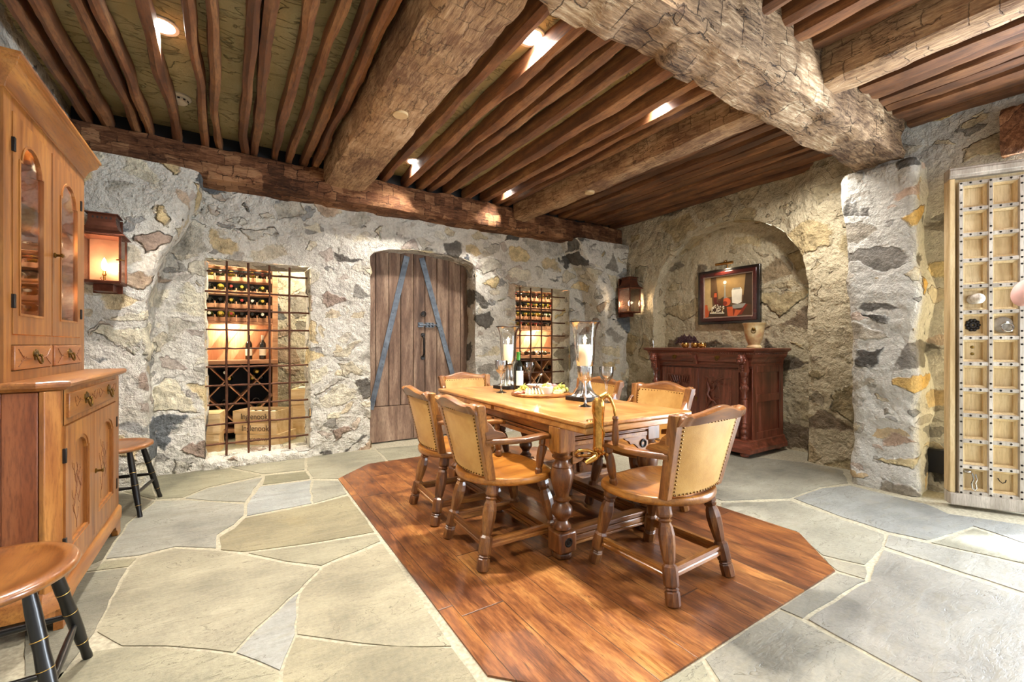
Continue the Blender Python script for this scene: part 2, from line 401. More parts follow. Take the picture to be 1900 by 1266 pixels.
W = wood
M['joist'] = W('joist_wood', hx('#3c2417'), hx('#7a4f31'), hx('#a5794f'), 'y', 1.0, .6, bump=.7, wear=.5)
M['joist_x'] = W('joist_wood_dark', hx('#38210f'), hx('#704729'), hx('#99693f'), 'y', 1.2, .6, bump=.8, wear=.6)
M['beam_y'] = hewn('hewn_beam', [hx('#735640'), hx('#ab8c69'), hx('#ccb292')], 'y', 1.0, .5, fw=.035)
M['header'] = hewn('hewn_header', [hx('#38200f'), hx('#6b452b'), hx('#9c7350')], 'x', 1.0, .9, k=.9)
M['girder'] = hewn('hewn_girder', [hx('#4a3626'), hx('#94795b'), hx('#d2c0a0')], 'x', 1.3, .75, k=.6, fw=.04)
for ax in 'xyz':
    M['oak_'+ax] = W('honey_oak_'+ax, hx('#4a2810'), hx('#845224'), hx('#b37c3a'), ax, 1.6, .33, coat=.25, bump=.18)
    M['table_'+ax] = W('table_oak_'+ax, hx('#73461e'), hx('#ab753a'), hx('#c5985d'), ax, 1.3, .3, coat=.3, bump=.12, rnd=.1)
    M['pine_'+ax] = W('amber_pine_'+ax, hx('#66370f'), hx('#925a26'), hx('#b27b3a'), ax, 1.2, .38, coat=.2, bump=.1, rnd=.08)
    M['red_'+ax] = W('mahogany_'+ax, hx('#3a1a10'), hx('#733a26'), hx('#945340'), ax, 1.6, .34, coat=.25, bump=.2, rnd=.06)
M['oakleg'] = W('leg_oak', hx('#371c0d'), hx('#6a3e1c'), hx('#936330'), 'z', 2.0, .35, coat=.3, bump=.2, wear=.35)
M['seat'] = W('seat_oak', hx('#5f3410'), hx('#9f6626'), hx('#c68c40'), 'y', 1.0, .3, coat=.4, bump=.03)
M['pinedk'] = W('drawer_pine', hx('#6b3616'), hx('#945a2b'), hx('#ad7138'), 'y', 1.2, .4, coat=.2, bump=.12, rnd=.05)
M['pineside'] = W('reddish_pine_side', hx('#52240f'), hx('#824624'), hx('#945933'), 'z', 1.2, .42, coat=.15, bump=.12, rnd=.05)
M['door'] = W('weathered_oak_plank', hx('#3f2c20'), hx('#7f6450'), hx('#af957c'), 'z', 1.5, .7, bump=.8, rnd=.06)
M['doorleaf'] = W('pale_weathered_wood', hx('#b39668'), hx('#d6bd8e'), hx('#e6d4ac'), 'z', 1.2, .7, bump=.5, wear=.25, rnd=.05)
M['doorbar'] = W('greyed_wood', hx('#8f8576'), hx('#bdb4a8'), hx('#ddd5c8'), 'z', 1.4, .7, bump=.5, rnd=.1)
M['crate'] = W('crate_pine', hx('#c49c66'), hx('#dfc092'), hx('#ecd6ac'), 'x', .9, .6, bump=.1, rnd=.15)
M['rack'] = W('rack_redwood', hx('#7a4a30'), hx('#b07c58'), hx('#cda27c'), 'x', 1.2, .55, bump=.15, rnd=.15)
M['cedar2'] = W('salmon_cedar', hx('#b3754c'), hx('#cf9468'), hx('#dba980'), 'z', .8, .55, bump=.1, rnd=.1)
M['cedar'] = W('cedar_boards', hx('#c98a5c'), hx('#e3b888'), hx('#f0d6ac'), 'z', .8, .55, bump=.1, rnd=.2)
M['stool_seat'] = W('stool_seat_wood', hx('#5b2e11'), hx('#865122'), hx('#9e6931'), 'y', 1.2, .3, coat=.5, bump=.08)
M['black'] = plain('black_paint', hx('#141312'), .3, 0, .3, 20, .1)
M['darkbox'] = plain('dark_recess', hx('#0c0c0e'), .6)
M['goldline'] = plain('gold_paint', hx('#c9a55a'), .4, .6)
def leather():
    t = NT('tan_leather'); v = t.coord()
    a = t.noise(v, 5, 4, .6); f = t.n('ShaderNodeTexVoronoi'); t.set(f.inputs['Vector'], v); f.inputs['Scale'].default_value = 240
    c = t.ramp(a, [(.3, hx('#a97b3c')), (.5, hx('#bd914f')), (.7, hx('#cca463'))])
    c = t.mix(t.rng(t.noise(v, 14, 4), .6, .75, 0, .35), c, hx('#9a6a30'))
    t.pbsdf(c, .42, 0, t.bump(f.outputs[0], .15, .002), spec=.45); return t.m
M['leather'] = leather()
M['nail'] = plain('antique_nail', hx('#6b4a22'), .3, .9)
M['iron'] = plain('blued_iron', hx('#646a70'), .5, .7, .35, 14, .5)
M['rust'] = plain('rusted_iron', hx('#5d3a28'), .6, .55, .45, 22, .5)
M['blackiron'] = plain('black_iron', hx('#2c2825'), .45, .7, .3, 30, .3)
M['brass'] = plain('polished_brass', hx('#b98a48'), .27, 1.0, .35, 60, .3)
M['brassdk'] = plain('old_brass', hx('#6e5526'), .35, .9, .4, 60, .3)
M['copper'] = plain('aged_copper', hx('#6b4030'), .4, .85, .3, 20, .2)
M['copperin'] = plain('bright_copper', hx('#b98468'), .4, .6, .15, 12, .1)
M['silver'] = plain('silver_plate', hx('#b9b6b0'), .16, 1.0, .1, 20)
M['wax'] = plain('candle_wax', hx('#efe2bd'), .4, 0, .04, 8, 0, Subsurface_Weight=.3)
M['white'] = plain('white_ceramic', hx('#e9e6e0'), .25, 0, .03)
M['offwhite'] = plain('white_plastic', hx('#d8d2c2'), .45, 0, .03)
M['speaker'] = plain('painted_grille', hx('#c5ab80'), .6, 0, .06)
def glass(name, tint=(1,1,1,1), body=.12, rough=.02):
    t = NT(name); fr = t.n('ShaderNodeFresnel'); fr.inputs[0].default_value = 1.5
    tr = t.n('ShaderNodeBsdfTransparent'); tr.inputs[0].default_value = tint
    gl = t.n('ShaderNodeBsdfGlossy'); gl.inputs['Roughness'].default_value = rough
    mx = t.n('ShaderNodeMixShader'); f = t.mth('ADD', t.mth('MULTIPLY', fr.outputs[0], .9), body, clamp=True)
    t.set(mx.inputs[0], f); t.t.links.new(tr.outputs[0], mx.inputs[1]); t.t.links.new(gl.outputs[0], mx.inputs[2])
    t.t.links.new(mx.outputs[0], t.out.inputs[0]); return t.m
M['glass'] = glass('clear_glass', (.99, .99, .99, 1), .015)
M['mercury'] = glass('silvered_glass', (.9, .9, .9, 1), .4, .04)
M['pane'] = glass('window_pane', (.98, .97, .95, 1), .02)
M['bottleglass'] = plain('dark_bottle_glass', hx('#0d0f0a'), .08, 0, .3, 5, spec=.8)
M['greenglass'] = plain('green_bottle_glass', hx('#2c3512'), .1, 0, .3, 5, spec=.8)
M['palebottle'] = plain('pale_bottle_glass', hx('#8c7a2c'), .12, 0, .2, 5, spec=.8)
M['foil_gold'] = plain('gold_foil', hx('#c7a145'), .3, .6)
M['foil_black'] = plain('black_foil', hx('#16130f'), .3, .2)
M['foil_red'] = plain('red_foil', hx('#8d2c20'), .35, .2)
M['foil_white'] = plain('pale_foil', hx('#cfc8b8'), .3, .3)
M['foil_green'] = plain('green_foil', hx('#3b7a2a'), .3, .2)
M['paper'] = plain('paper_label', hx('#e2dac4'), .7, 0, .08)
M['flame'] = emit('candle_flame', (1, .74, .42, 1), 25)
M['bulb'] = emit('lantern_bulb', (1, .68, .4, 1), 60)
M['can'] = emit('recessed_lamp', (1, .93, .84, 1), 30)
M['ink'] = plain('brand_ink', hx('#3a2417'), .7)
M['inlay'] = plain('walnut_inlay', hx('#6a3d22'), .5)
M['grape'] = plain('green_grape', hx('#b7b85a'), .25, 0, .15, 10, Subsurface_Weight=.2)
M['darkgrape'] = plain('dark_grape', hx('#2c1626'), .25, 0, .3, 10)
M['cheese'] = plain('pale_cheese', hx('#ead9a0'), .5, 0, .06)
M['ham'] = plain('cured_ham', hx('#cf7a68'), .45, 0, .25, 25)
M['bread'] = plain('toasted_bread', hx('#bb7d3c'), .7, 0, .25, 25, .4)
M['petal'] = plain('pink_petal', hx('#e2b4ae'), .5, 0, .15, 14)
M['berry'] = plain('dark_berry', hx('#3c2228'), .35, 0, .4, 60)
def urnm():
    t = NT('mottled_terracotta_glaze'); v = t.coord(); a = t.noise(v, 9, 5, .6)
    c = t.ramp(a, [(.35, hx('#b58a62')), (.5, hx('#d0b785')), (.65, hx('#d9cba0'))])
    t.pbsdf(c, .45, 0, t.bump(a, .2, .004)); return t.m
M['urn'] = urnm()
M['frame_red'] = plain('dark_red_lacquer', hx('#3c1410'), .2, 0, .25, 10, coat=.5)
M['frame_blk'] = plain('black_lacquer', hx('#120d0b'), .2, 0, .2, 10, coat=.5)
M['frame_slv'] = plain('silver_slip', hx('#a08c80'), .35, .5)
# ------------------------------------------------------------------ room shell
def lines(a, b, step, extra=()):
    ks = sorted(set([a, b]+[e for e in extra if a < e < b])); out = []
    for p, q in zip(ks, ks[1:]):
        n = max(1, round((q-p)/step)); out += [p+(q-p)*i/n for i in range(n)]
    return out+[b]

def wallgrid(name, us, vs, hole, snap, mp, reveal, nrev, mat, amp=.012, seed=0.0):
    """sheet of cells in (u,v); cells whose centre is in a hole are left out; hole borders are extruded by reveal(vec)"""
    V = []; Fc = []; idx = {}
    nu, nv = len(us), len(vs)
    keep = {}
    for i in range(nu-1):
        for j in range(nv-1):
            keep[i, j] = not hole((us[i]+us[i+1])/2, (vs[j]+vs[j+1])/2)
    def vert(i, j, k=0):
        key = (i, j, k)
        if key not in idx:
            u, v = us[i], vs[j]
            b = [keep.get((i-1, j-1)), keep.get((i, j-1)), keep.get((i-1, j)), keep.get((i, j))]
            if snap and (False in b) and (True in b): u, v = snap(u, v)
            p = Vector(mp(u, v)) + Vector(reveal)*(k/max(1, nrev))
            n1 = fbm((p.x+seed, p.y, p.z), 1.7)*amp*1.4 + fbm((p.x, p.y+seed, p.z), 6)*amp*.8
            p += Vector((n1, n1*.8, n1*.5)) if k else Vector(reveal).normalized()*n1 if nrev else Vector((0, n1, 0))
            idx[key] = len(V); V.append(p)
        return idx[key]
    for (i, j), ok in keep.items():
        if ok: Fc.append((vert(i, j), vert(i+1, j), vert(i+1, j+1), vert(i, j+1)))
    if nrev:
        for i in range(nu-1):
            for j in range(nv-1):
                if not keep[i, j]: continue
                for (di, dj, a, b) in ((-1, 0, (i, j), (i, j+1)), (1, 0, (i+1, j+1), (i+1, j)), (0, -1, (i+1, j), (i, j)), (0, 1, (i, j+1), (i+1, j+1))):
                    nb = keep.get((i+di, j+dj))
                    if nb is False:
                        for k in range(nrev):
                            Fc.append((vert(*a, k), vert(*b, k), vert(*b, k+1), vert(*a, k+1)))
    me = bpy.data.meshes.new(name); me.from_pydata(V, [], Fc); me.materials.append(mat)
    bm = bmesh.new(); bm.from_mesh(me); bmesh.ops.recalc_face_normals(bm, faces=bm.faces)
    # make the sheet face against the reveal direction
    s = sum((f.normal.dot(Vector(reveal)) for f in bm.faces), 0.0)
    if s > 0: bmesh.ops.reverse_faces(bm, faces=bm.faces)
    bm.to_mesh(me); bm.free()
    for p in me.polygons: p.use_smooth = True
    me.set_sharp_from_angle(angle=R(60))
    o = bpy.data.objects.new(name, me); COL.objects.link(o); return struct(o)

def stonebox(name, x0, x1, y0, y1, z0, z1, mat, res=.045, rad=.06, amp=.02, wob=.0, seed=0.0, pinz=True, flare=0.0):
    """rounded block of rubble: box grid, corners rounded, noise-roughened"""
    def ax(a, b): return lines(a, b, res)
    V = {}; F_ = []; P = []
    def vid(p):
        k = tuple(round(c, 4) for c in p)
        if k not in V: V[k] = len(P); P.append(Vector(p))
        return V[k]
    X, Y, Z = ax(x0, x1), ax(y0, y1), ax(z0, z1)
    for c, (A, B, fn) in enumerate((
        (Y, Z, lambda a, b: (x0, a, b)), (Y, Z, lambda a, b: (x1, a, b)),
        (X, Z, lambda a, b: (a, y0, b)), (X, Z, lambda a, b: (a, y1, b)),
        (X, Y, lambda a, b: (a, b, z0)), (X, Y, lambda a, b: (a, b, z1)))):
        for i in range(len(A)-1):
            for j in range(len(B)-1):
                F_.append(tuple(vid(fn(*q)) for q in ((A[i], B[j]), (A[i+1], B[j]), (A[i+1], B[j+1]), (A[i], B[j+1]))))
    cx, cy = (x0+x1)/2, (y0+y1)/2
    for p in P:
        q = Vector((min(max(p.x, x0+rad), x1-rad), min(max(p.y, y0+rad), y1-rad), min(max(p.z, z0-9), z1-rad)))
        d = p-q
        if d.length > 1e-6: p2 = q+d.normalized()*rad
        else: p2 = p.copy()
        n = Vector((p2.x-cx, p2.y-cy, 0)); n = n.normalized() if n.length > 1e-6 else Vector((0, 0, 1))
        w = fbm((p2.x+seed, p2.y, p2.z*1.0), 2.0)*amp*1.6+fbm((p2.x, p2.y+seed, p2.z), 7)*amp*.7
        w += wob*fbm((seed, 3.1, p2.z), 1.6, 2)
        p2 += n*w
        if flare and p2.y > cy: p2.y += flare*min(1, max(0, (p2.z-1.2)/1.1))
        if pinz and p.z <= z0+1e-6: p2.z = z0
        p[:] = p2
    me = bpy.data.meshes.new(name); me.from_pydata(P, [], F_); me.materials.append(mat)
    bm = bmesh.new(); bm.from_mesh(me); bmesh.ops.recalc_face_normals(bm, faces=bm.faces); bm.to_mesh(me); bm.free()
    for p in me.polygons: p.use_smooth = True
    o = bpy.data.objects.new(name, me); COL.objects.link(o); return o

ZC = 3.02          # plaster plane
YB = 4.90          # back wall face
# ---- floor -----------------------------------------------------------------
mb = MB(); mb.add([(-1.6,-2.2,-.004),(6.2,-2.2,-.004),(6.2,7.2,-.004),(-1.6,7.2,-.004)], [(0,1,2,3)])
def zp(pts, ox, oy, s): return [(ox+x/s, oy+y/s) for x, y in pts]
L = lambda *p: zp(p, 150, 820, 2.533)
Q = lambda *p: zp(p, 1150, 830, 2.533)
slabs = [
 (L((275,548),(440,502),(640,512),(780,536),(960,572),(1118,596),(1020,696),(880,826),(716,988),(600,972),(400,956),(200,958),(78,892),(150,740),(232,592)), '#a9a07f'),
 (L((1022,712),(998,900),(938,1072),(830,1026),(733,990),(884,838)), '#a3a297'),
 (L((1138,592),(1420,478),(1600,745),(1738,958),(1500,962),(1300,942),(1012,902),(1036,706)), '#aea37f'),
 (L((1008,920),(1300,958),(1740,970),(1860,1128),(1870,1400),(960,1500),(948,1082)), '#a09570'),
 (L((72,985),(200,968),(400,968),(600,988),(716,1003),(930,1085),(940,1700),(-500,1900),(-200,1150)), '#a8a07c'),
 (L((655,506),(655,448),(722,408),(774,358),(1090,296),(1254,254),(1380,422),(1100,472),(765,516)), '#9b8f66'),
 (L((790,522),(1100,482),(1385,434),(1412,466),(1130,580),(965,560)), '#a29a78'),
 (L((355,280),(480,274),(770,294),(760,345),(718,388),(640,436),(634,498),(440,490),(275,532),(120,548),(225,385)), '#a3a08f'),
 (L((848,210),(1082,182),(1074,230),(1084,288),(776,347),(786,292),(818,245)), '#a3a69f'),
 (L((1094,182),(1210,184),(1250,244),(1094,287),(1084,230)), '#a9a58c'),
 (L((868,160),(1055,139),(1078,172),(855,202)), '#8f8a66'),
 (L((490,264),(604,218),(852,168),(772,282),(620,276)), '#a2a08e'),
 (L((330,160),(580,132),(700,128),(846,158),(600,212),(476,260),(358,268)), '#a09a78'),
 (L((705,120),(850,90),(1052,68),(1052,130),(860,150)), '#a8a283'),
 (L((1066,66),(1380,36),(1432,90),(1340,108),(1215,172),(1094,172),(1066,130)), '#a9a283'),
 (L((1390,32),(1900,-12),(1900,40),(1600,72),(1445,88)), '#aaa484'),
 (L((-260,640),(0,622),(212,592),(62,895),(-100,1100),(-260,1300)), '#8f8a72'),
 (L((112,562),(262,546),(222,584),(0,612),(60,600)), '#a09873'),
 (L((195,240),(345,280),(212,385),(105,550),(-60,630),(-400,620),(-300,300)), '#8d866a'),
 (L((190,160),(320,160),(350,270),(200,232)), '#9a9470'),
 (Q((360,40),(560,20),(620,45),(850,70),(905,78),(1045,108),(1072,168),(940,186),(800,238),(480,250),(300,180)), '#a29c86'),
 (Q((820,240),(950,194),(1080,180),(1440,268),(1540,312),(1900,366),(2300,440),(2300,560),(1900,448),(1668,370),(1450,436),(1262,396),(1050,328)), '#9a9a92'),
 (Q((1266,412),(1450,452),(1900,560),(2300,660),(2300,860),(1900,680),(1248,466)), '#a4a090'),
 (Q((1468,448),(1672,382),(1900,468),(2300,590),(2300,640),(1900,545)), '#a39d80'),
 (Q((480,262),(700,256),(800,252),(1050,342),(1242,410),(1232,465),(1156,552),(950,506),(835,396),(480,285)), '#a49e86'),
 (Q((957,518),(1160,562),(1150,618),(1015,578)), '#a59d82'),
 (Q((1015,592),(1146,625),(1000,714),(856,802),(760,758)), '#918c79'),
 (Q((1170,630),(1244,484),(1900,705),(2300,880),(2300,1500),(1500,1250),(1405,1098),(1250,1006),(1000,874),(886,808),(1002,734)), '#979283'),
 (Q((752,768),(860,820),(1000,894),(1250,1024),(1396,1106),(1480,1600),(560,1700),(470,1100),(398,992),(602,862)), '#9c9783'),
 (Q((180,1108),(380,1004),(430,1100),(480,1500),(-100,1600),(-120,1120)), '#a09b7c'),
]
rnd = random.Random(5)
colr = []
def add_slab(pts, c, jag=.004):
    # refine the outline, roughen it a little, and inset is already in the trace
    P_ = []
    n = len(pts)
    for i in range(n):
        a, b = Vector((*pts[i], 0)), Vector((*pts[(i+1) % n], 0)); d = (b-a).length
        m_ = max(1, int(d/.06))
        for k in range(m_):
            p = a.lerp(b, k/m_); q = fbm((p.x, p.y, 2.2), 9)*.008+fbm((p.x, p.y, 7), 30)*jag
            P_.append((p.x+q, p.y-q, 0))
    m_ = len(P_); b0 = len(mb.v)
    mb.v += P_ + [(x, y, -.012) for x, y, z in P_]
    mb.f.append(tuple(b0+i for i in range(m_))); mb.m.append(1)
    for i in range(m_):
        mb.f.append((b0+i, b0+(i+1) % m_, b0+m_+(i+1) % m_, b0+m_+i)); mb.m.append(1)
    colr.extend([c]*(m_+1))
for pl, c in slabs:
    w_ = [ground(x, max(y, 700)) for x, y in pl]
    add_slab(w_, hx(c))
# slabs the photo does not reach: cellar floor and behind the camera
for i in range(9):
    for j in range(2):
        x0 = -1.5+i*.85; y0 = 5.15+j*.95
        add_slab([(x0+.02, y0), (x0+.82, y0+.03), (x0+.8, y0+.92), (x0, y0+.9)], hx(rnd.choice(['#a9a27c', '#a39b74', '#b0a883'])))
for i in range(8):
    x0 = -1.5+i*.95
    add_slab([(x0+.02, -2.1), (x0+.9, -2.05), (x0+.92, -1.1), (x0, -1.15)], hx('#a39d86'))
    add_slab([(x0+.02, -1.08), (x0+.9, -1.05), (x0+.92, .1), (x0, .15)], hx('#a09a80'))
fl = mb.build('floor', [M['mortar'], M['flag']])
att = fl.data.attributes.new('slab', 'FLOAT_COLOR', 'FACE')
allc = [(.5,.5,.4,1)]+colr
# face order can change only by normal flips, so the list still lines up
for i, c in enumerate(allc[:len(fl.data.polygons)]): g_ = (c[0]+c[1]+c[2])/3; att.data[i].color = tuple((x*.74+g_*.26)*.70 for x in c[:3])+(1,)
struct(fl)
OCT = [(.75,1.32),(1.08,.975),(2.58,.975),(2.915,1.29),(2.915,3.95),(2.58,4.28),(1.11,4.28),(.775,3.95)]
mb = MB(); mb.prism(OCT, 'z', -.012, .004)
struct(mb.build('floor_inlay', M['plank']))

# ---- back wall with two barred openings and the arched door -----------------
G1 = (-.20, .69, .0, 1.95); G2 = (3.22, 4.16, .0, 1.95); DR = (1.296, 2.605)
def darch(x):
    t_ = (x-(DR[0]+DR[1])/2)/((DR[1]-DR[0])/2); return 2.13+.13*sqrt(max(0, 1-t_*t_))*(1.0)
def hole(u, v):
    if G1[0] < u < G1[1] and G1[2] < v < G1[3]: return True
    if G2[0] < u < G2[1] and G2[2] < v < G2[3]: return True
    return DR[0] < u < DR[1] and v < darch(u)
def snap(u, v):
    if DR[0]-.01 < u < DR[1]+.01 and v > 2.05: return u, darch(u)
    return u, v
us = lines(-1.2, 5.3, .04, (G1[0], G1[1], G2[0], G2[1], DR[0], DR[1])); vs = lines(-.08, 3.1, .04, (1.95,))
wallgrid('wall_back', us, vs, hole, snap, lambda u, v: (u, YB, v), (0, .42, 0), 8, M['stone'], .016)
# stone sill at the foot of each barred opening, the lintel timbers above
for i, (a, b, h) in enumerate(((G1[0], G1[1], .085), (G2[0], G2[1], .085))):
    struct(stonebox('trim_%d' % (i+1), a-.02, b+.02, 4.87, 5.3, -.02, h, M['stone'], .03, .03, .02, seed=i*3.3, pinz=False))
# masonry shoulders of the relieving arch either side
def shoulder(name, prof, xo, seed):
    """front sheet from xo to the curved edge prof(z), returned to the wall"""
    n = 17; Zs = lines(-.08, 2.62, .04); V = []; Fc = []
    side = 1 if prof(1) > xo else -1
    for z in Zs:
        xe = prof(z)+.03*fbm((seed, z, 1), 2.5)
        row = [(xo+(xe-xo)*i/n, 4.52, z) for i in range(n+1)]+[(xe, 4.52+.42*k/9, z) for k in range(1, 10)]
        for k, p in enumerate(row):
            q = fbm((p[0]+seed, p[1], p[2]), 1.8)*.03+fbm((p[0], p[1], p[2]+seed), 7)*.014
            if k == n: p = (p[0]-side*.02, p[1]+.015, p[2])
            V.append((p[0]+(q*side if k >= n else 0), p[1]-(q if k <= n else 0), p[2]))
    m_ = n+10
    for j in range(len(Zs)-1):
        for i in range(m_-1): Fc.append((j*m_+i, j*m_+i+1, (j+1)*m_+i+1, (j+1)*m_+i))
    me = bpy.data.meshes.new(name); me.from_pydata(V, [], Fc); me.materials.append(M['stone'])
    bm = bmesh.new(); bm.from_mesh(me)
    s = sum(f.normal.y for f in bm.faces)
    if s > 0: bmesh.ops.reverse_faces(bm, faces=bm.faces)
    bm.to_mesh(me); bm.free()
    for p in me.polygons: p.use_smooth = True
    o = bpy.data.objects.new(name, me); COL.objects.link(o); struct(o)
def lerp_tab(tab):
    def f(z):
        if z <= tab[0][0]: return tab[0][1]
        for (a, p), (b, q) in zip(tab, tab[1:]):
            if z <= b: return p+(q-p)*(z-a)/(b-a)
        return tab[-1][1]
    return f
shoulder('wall_back_left_shoulder', lerp_tab([(0,-.56),(1.1,-.57),(1.5,-.56),(1.75,-.50),(1.95,-.44),(2.12,-.38),(2.31,-.30),(2.45,-.25),(2.65,-.24)]), -1.15, 1.0)
shoulder('wall_back_right_shoulder', lerp_tab([(0,4.50),(1.4,4.50),(1.7,4.44),(1.95,4.36),(2.2,4.25),(2.4,4.13),(2.65,3.98)]), 5.05, 6.0)
# ---- left wall --------------------------------------------------------------
wallgrid('wall_left', lines(-1.4, 5.0, .06), lines(-.08, 3.1, .06), lambda u, v: False, None, lambda u, v: (-1.06, u, v), (-.1, 0, 0), 0, M['stone'], .0)
# ---- right wall with blind arched niche -------------------------------------
NY, NA, NZ, NB = 3.04, 1.0, 1.72, .9
def nhole(u, v):
    if abs(u-NY) >= NA: return False
    if v < NZ: return True
    return ((u-NY)/NA)**2+((v-NZ)/NB)**2 < 1
def nsnap(u, v):
    if v > NZ+.02:
        a = math.atan2((v-NZ)/NB, (u-NY)/NA); return NY+NA*cos(a), NZ+NB*sin(a)
    return u, v
XR = 4.95
def xright(u, v):
    return XR-.15*min(1, max(0, (2.35-u)/.3)) if u < 2.35 else XR
wallgrid('wall_right', lines(1.45, 5.0, .04, (NY-NA, NY+NA)), lines(-.08, 3.1, .04), nhole, nsnap, lambda u, v: (xright(u, v), u, v), (.26, 0, 0), 6, M['stone_warm'], .022, 3.0)
wallgrid('wall_right_niche', lines(1.9, 4.2, .05), lines(-.08, 2.75, .05), lambda u, v: False, None, lambda u, v: (5.19, u, v), (.1, 0, 0), 0, M['stone_warm'], .0, 5.0)
struct(stonebox('wall_right_pier', 4.78, 5.1, 1.60, 2.02, -.03, 3.05, M['stone_warm'], .045, .05, .02, .03, 8.0))
struct(stonebox('wall_right_pillar', 4.36, 4.9, 1.12, 1.54, -.03, 2.60, M['stone_pillar'], .035, .07, .018, .05, 2.0, flare=.085))
# nearer stretch of the right wall up to the doorway, wall over the doorway and beyond it
wallgrid('wall_right_near', lines(-2.2, 1.6, .05, (.6, -1.1)), lines(-.08, 3.1, .05, (2.5,)), lambda u, v: -1.1 < u < .6 and v < 2.5, None, lambda u, v: (4.66, u, v), (.45, 0, 0), 6, M['stone_pillar'], .012, 7.0)
# black box let into the foot of the wall
mb = MB(); mb.box(4.60, 4.655, .985, 1.115, .155, .335)
o = mb.build('speaker_box', M['darkbox'], bevel=.004); tag(o, 'black rectangular box set low on the stone wall beside the studded door', 'wall box')

# ---- ceiling ------------------------------------------------------------------
mb = MB()
gx = lines(-1.2, 5.3, .25); gy = lines(-2.2, 5.0, .25)
for i in range(len(gx)-1):
    for j in range(len(gy)-1):
        mb.add([(gx[i],gy[j],ZC),(gx[i],gy[j+1],ZC),(gx[i+1],gy[j+1],ZC),(gx[i+1],gy[j],ZC)], [(0,1,2,3)])
struct(mb.build('ceiling', M['plaster'], weld=True))
mb = MB(); mb.box(-1.3, 5.4, -2.2, 5.0, ZC+.25, ZC+.3); struct(mb.build('ceiling_slab', M['plaster']))

def timber(name, axis, a, b, c0, c1, z0, z1, mat, seed, amp=.012, bend=0.0, res=.08, rr=.02, nside=3, parent=None, chip=0.0, taper=0.0):
    """hewn length of wood running along axis from a to b; cross-section c0..c1 by z0..z1"""
    n = max(2, int((b-a)/res)); w, h = (c1-c0), (z1-z0); cc, cz = (c0+c1)/2, (z0+z1)/2
    prof = []
    for (sx, sz, dx, dz) in ((-1,-1,1,0),(1,-1,0,1),(1,1,-1,0),(-1,1,0,-1)):
        for k in range(nside):
            t_ = k/nside
            prof.append((sx*w/2+dx*w*t_, sz*h/2+dz*h*t_))
    np_ = len(prof); V = []; Fc = []
    for i in range(n+1):
        s = a+(b-a)*i/n
        bx = bend*noise.noise(Vector((seed*3.1, s*.9, 0)))+bend*.4*noise.noise(Vector((seed*1.7, s*2.7, 4)))
        ws = 1+taper*noise.noise(Vector((seed, s*1.3, 9)))
        for (px_, pz_) in prof:
            corner = abs(abs(px_)-w/2) < 1e-5 and abs(abs(pz_)-h/2) < 1e-5
            q = (1-rr/max(w, h)*2*.6) if corner else 1.0
            X_, Z_ = px_*q*ws, pz_*q*ws
            d = noise.noise(Vector((s*2.5+seed, X_*9, Z_*9)))*amp+noise.noise(Vector((s*9, X_*20+seed, Z_*20)))*amp*.6
            if chip:
                cell = noise.cell(Vector((s*6, X_*7+seed, Z_*7))); d -= chip*cell
            l = sqrt(X_*X_+Z_*Z_); X_ += X_/l*d; Z_ += Z_/l*d
            X_ += cc+bx; Z_ += cz+bx*.25
            V.append((X_, s, Z_) if axis == 'y' else (s, X_, Z_))
    for i in range(n):
        for k in range(np_):
            k2 = (k+1) % np_
            Fc.append((i*np_+k, i*np_+k2, (i+1)*np_+k2, (i+1)*np_+k))
    Fc += [tuple(range(np_)), tuple(n*np_+k for k in range(np_-1, -1, -1))]
    m_ = MB(); m_.add(V, Fc); o = m_.build(name, mat, parent, smooth=True, ang=38)
    return o
# wall-plate beam
o = timber('wall_plate_beam', 'x', -1.05, 4.94, 4.62, 4.97, 2.60, 2.885, M['header'], 1.0, .014, .01, .04, .02, 6, chip=.012)
tag(o, 'dark hewn beam lying along the top of the back stone wall', 'ceiling beam')
o = timber('girder_beam', 'x', -1.05, 4.40, 1.205, 1.515, 2.60, 3.06, M['girder'], 4.0, .020, .010, .03, .02, 8, chip=.014)
tag(o, 'massive weathered cross beam ending on top of the stone pillar', 'ceiling beam')
o = timber('ceiling_beam', 'y', 1.50, 4.64, .77, 1.18, 2.73, 3.06, M['beam_y'], 7.0, .012, .012, .05, .03, 5, chip=.008)
tag(o, 'wide pale hewn beam with a round painted grille, left of the arched door', 'ceiling beam')
o = timber('ceiling_beam', 'y', 1.50, 4.64, 3.01, 3.235, 2.735, 3.06, M['beam_y'], 9.0, .012, .012, .05, .03, 5, chip=.006)
tag(o, 'narrower pale beam with a small round grille, running to the back wall above the barred opening', 'ceiling beam')
o = timber('ceiling_beam', 'y', -2.1, 1.22, 3.03, 3.27, 2.735, 3.06, M['beam_y'], 12.0, .012, .014, .05, .03, 5, chip=.006)
tag(o, 'sunlit beam on the near side of the cross beam, at top right', 'ceiling beam')
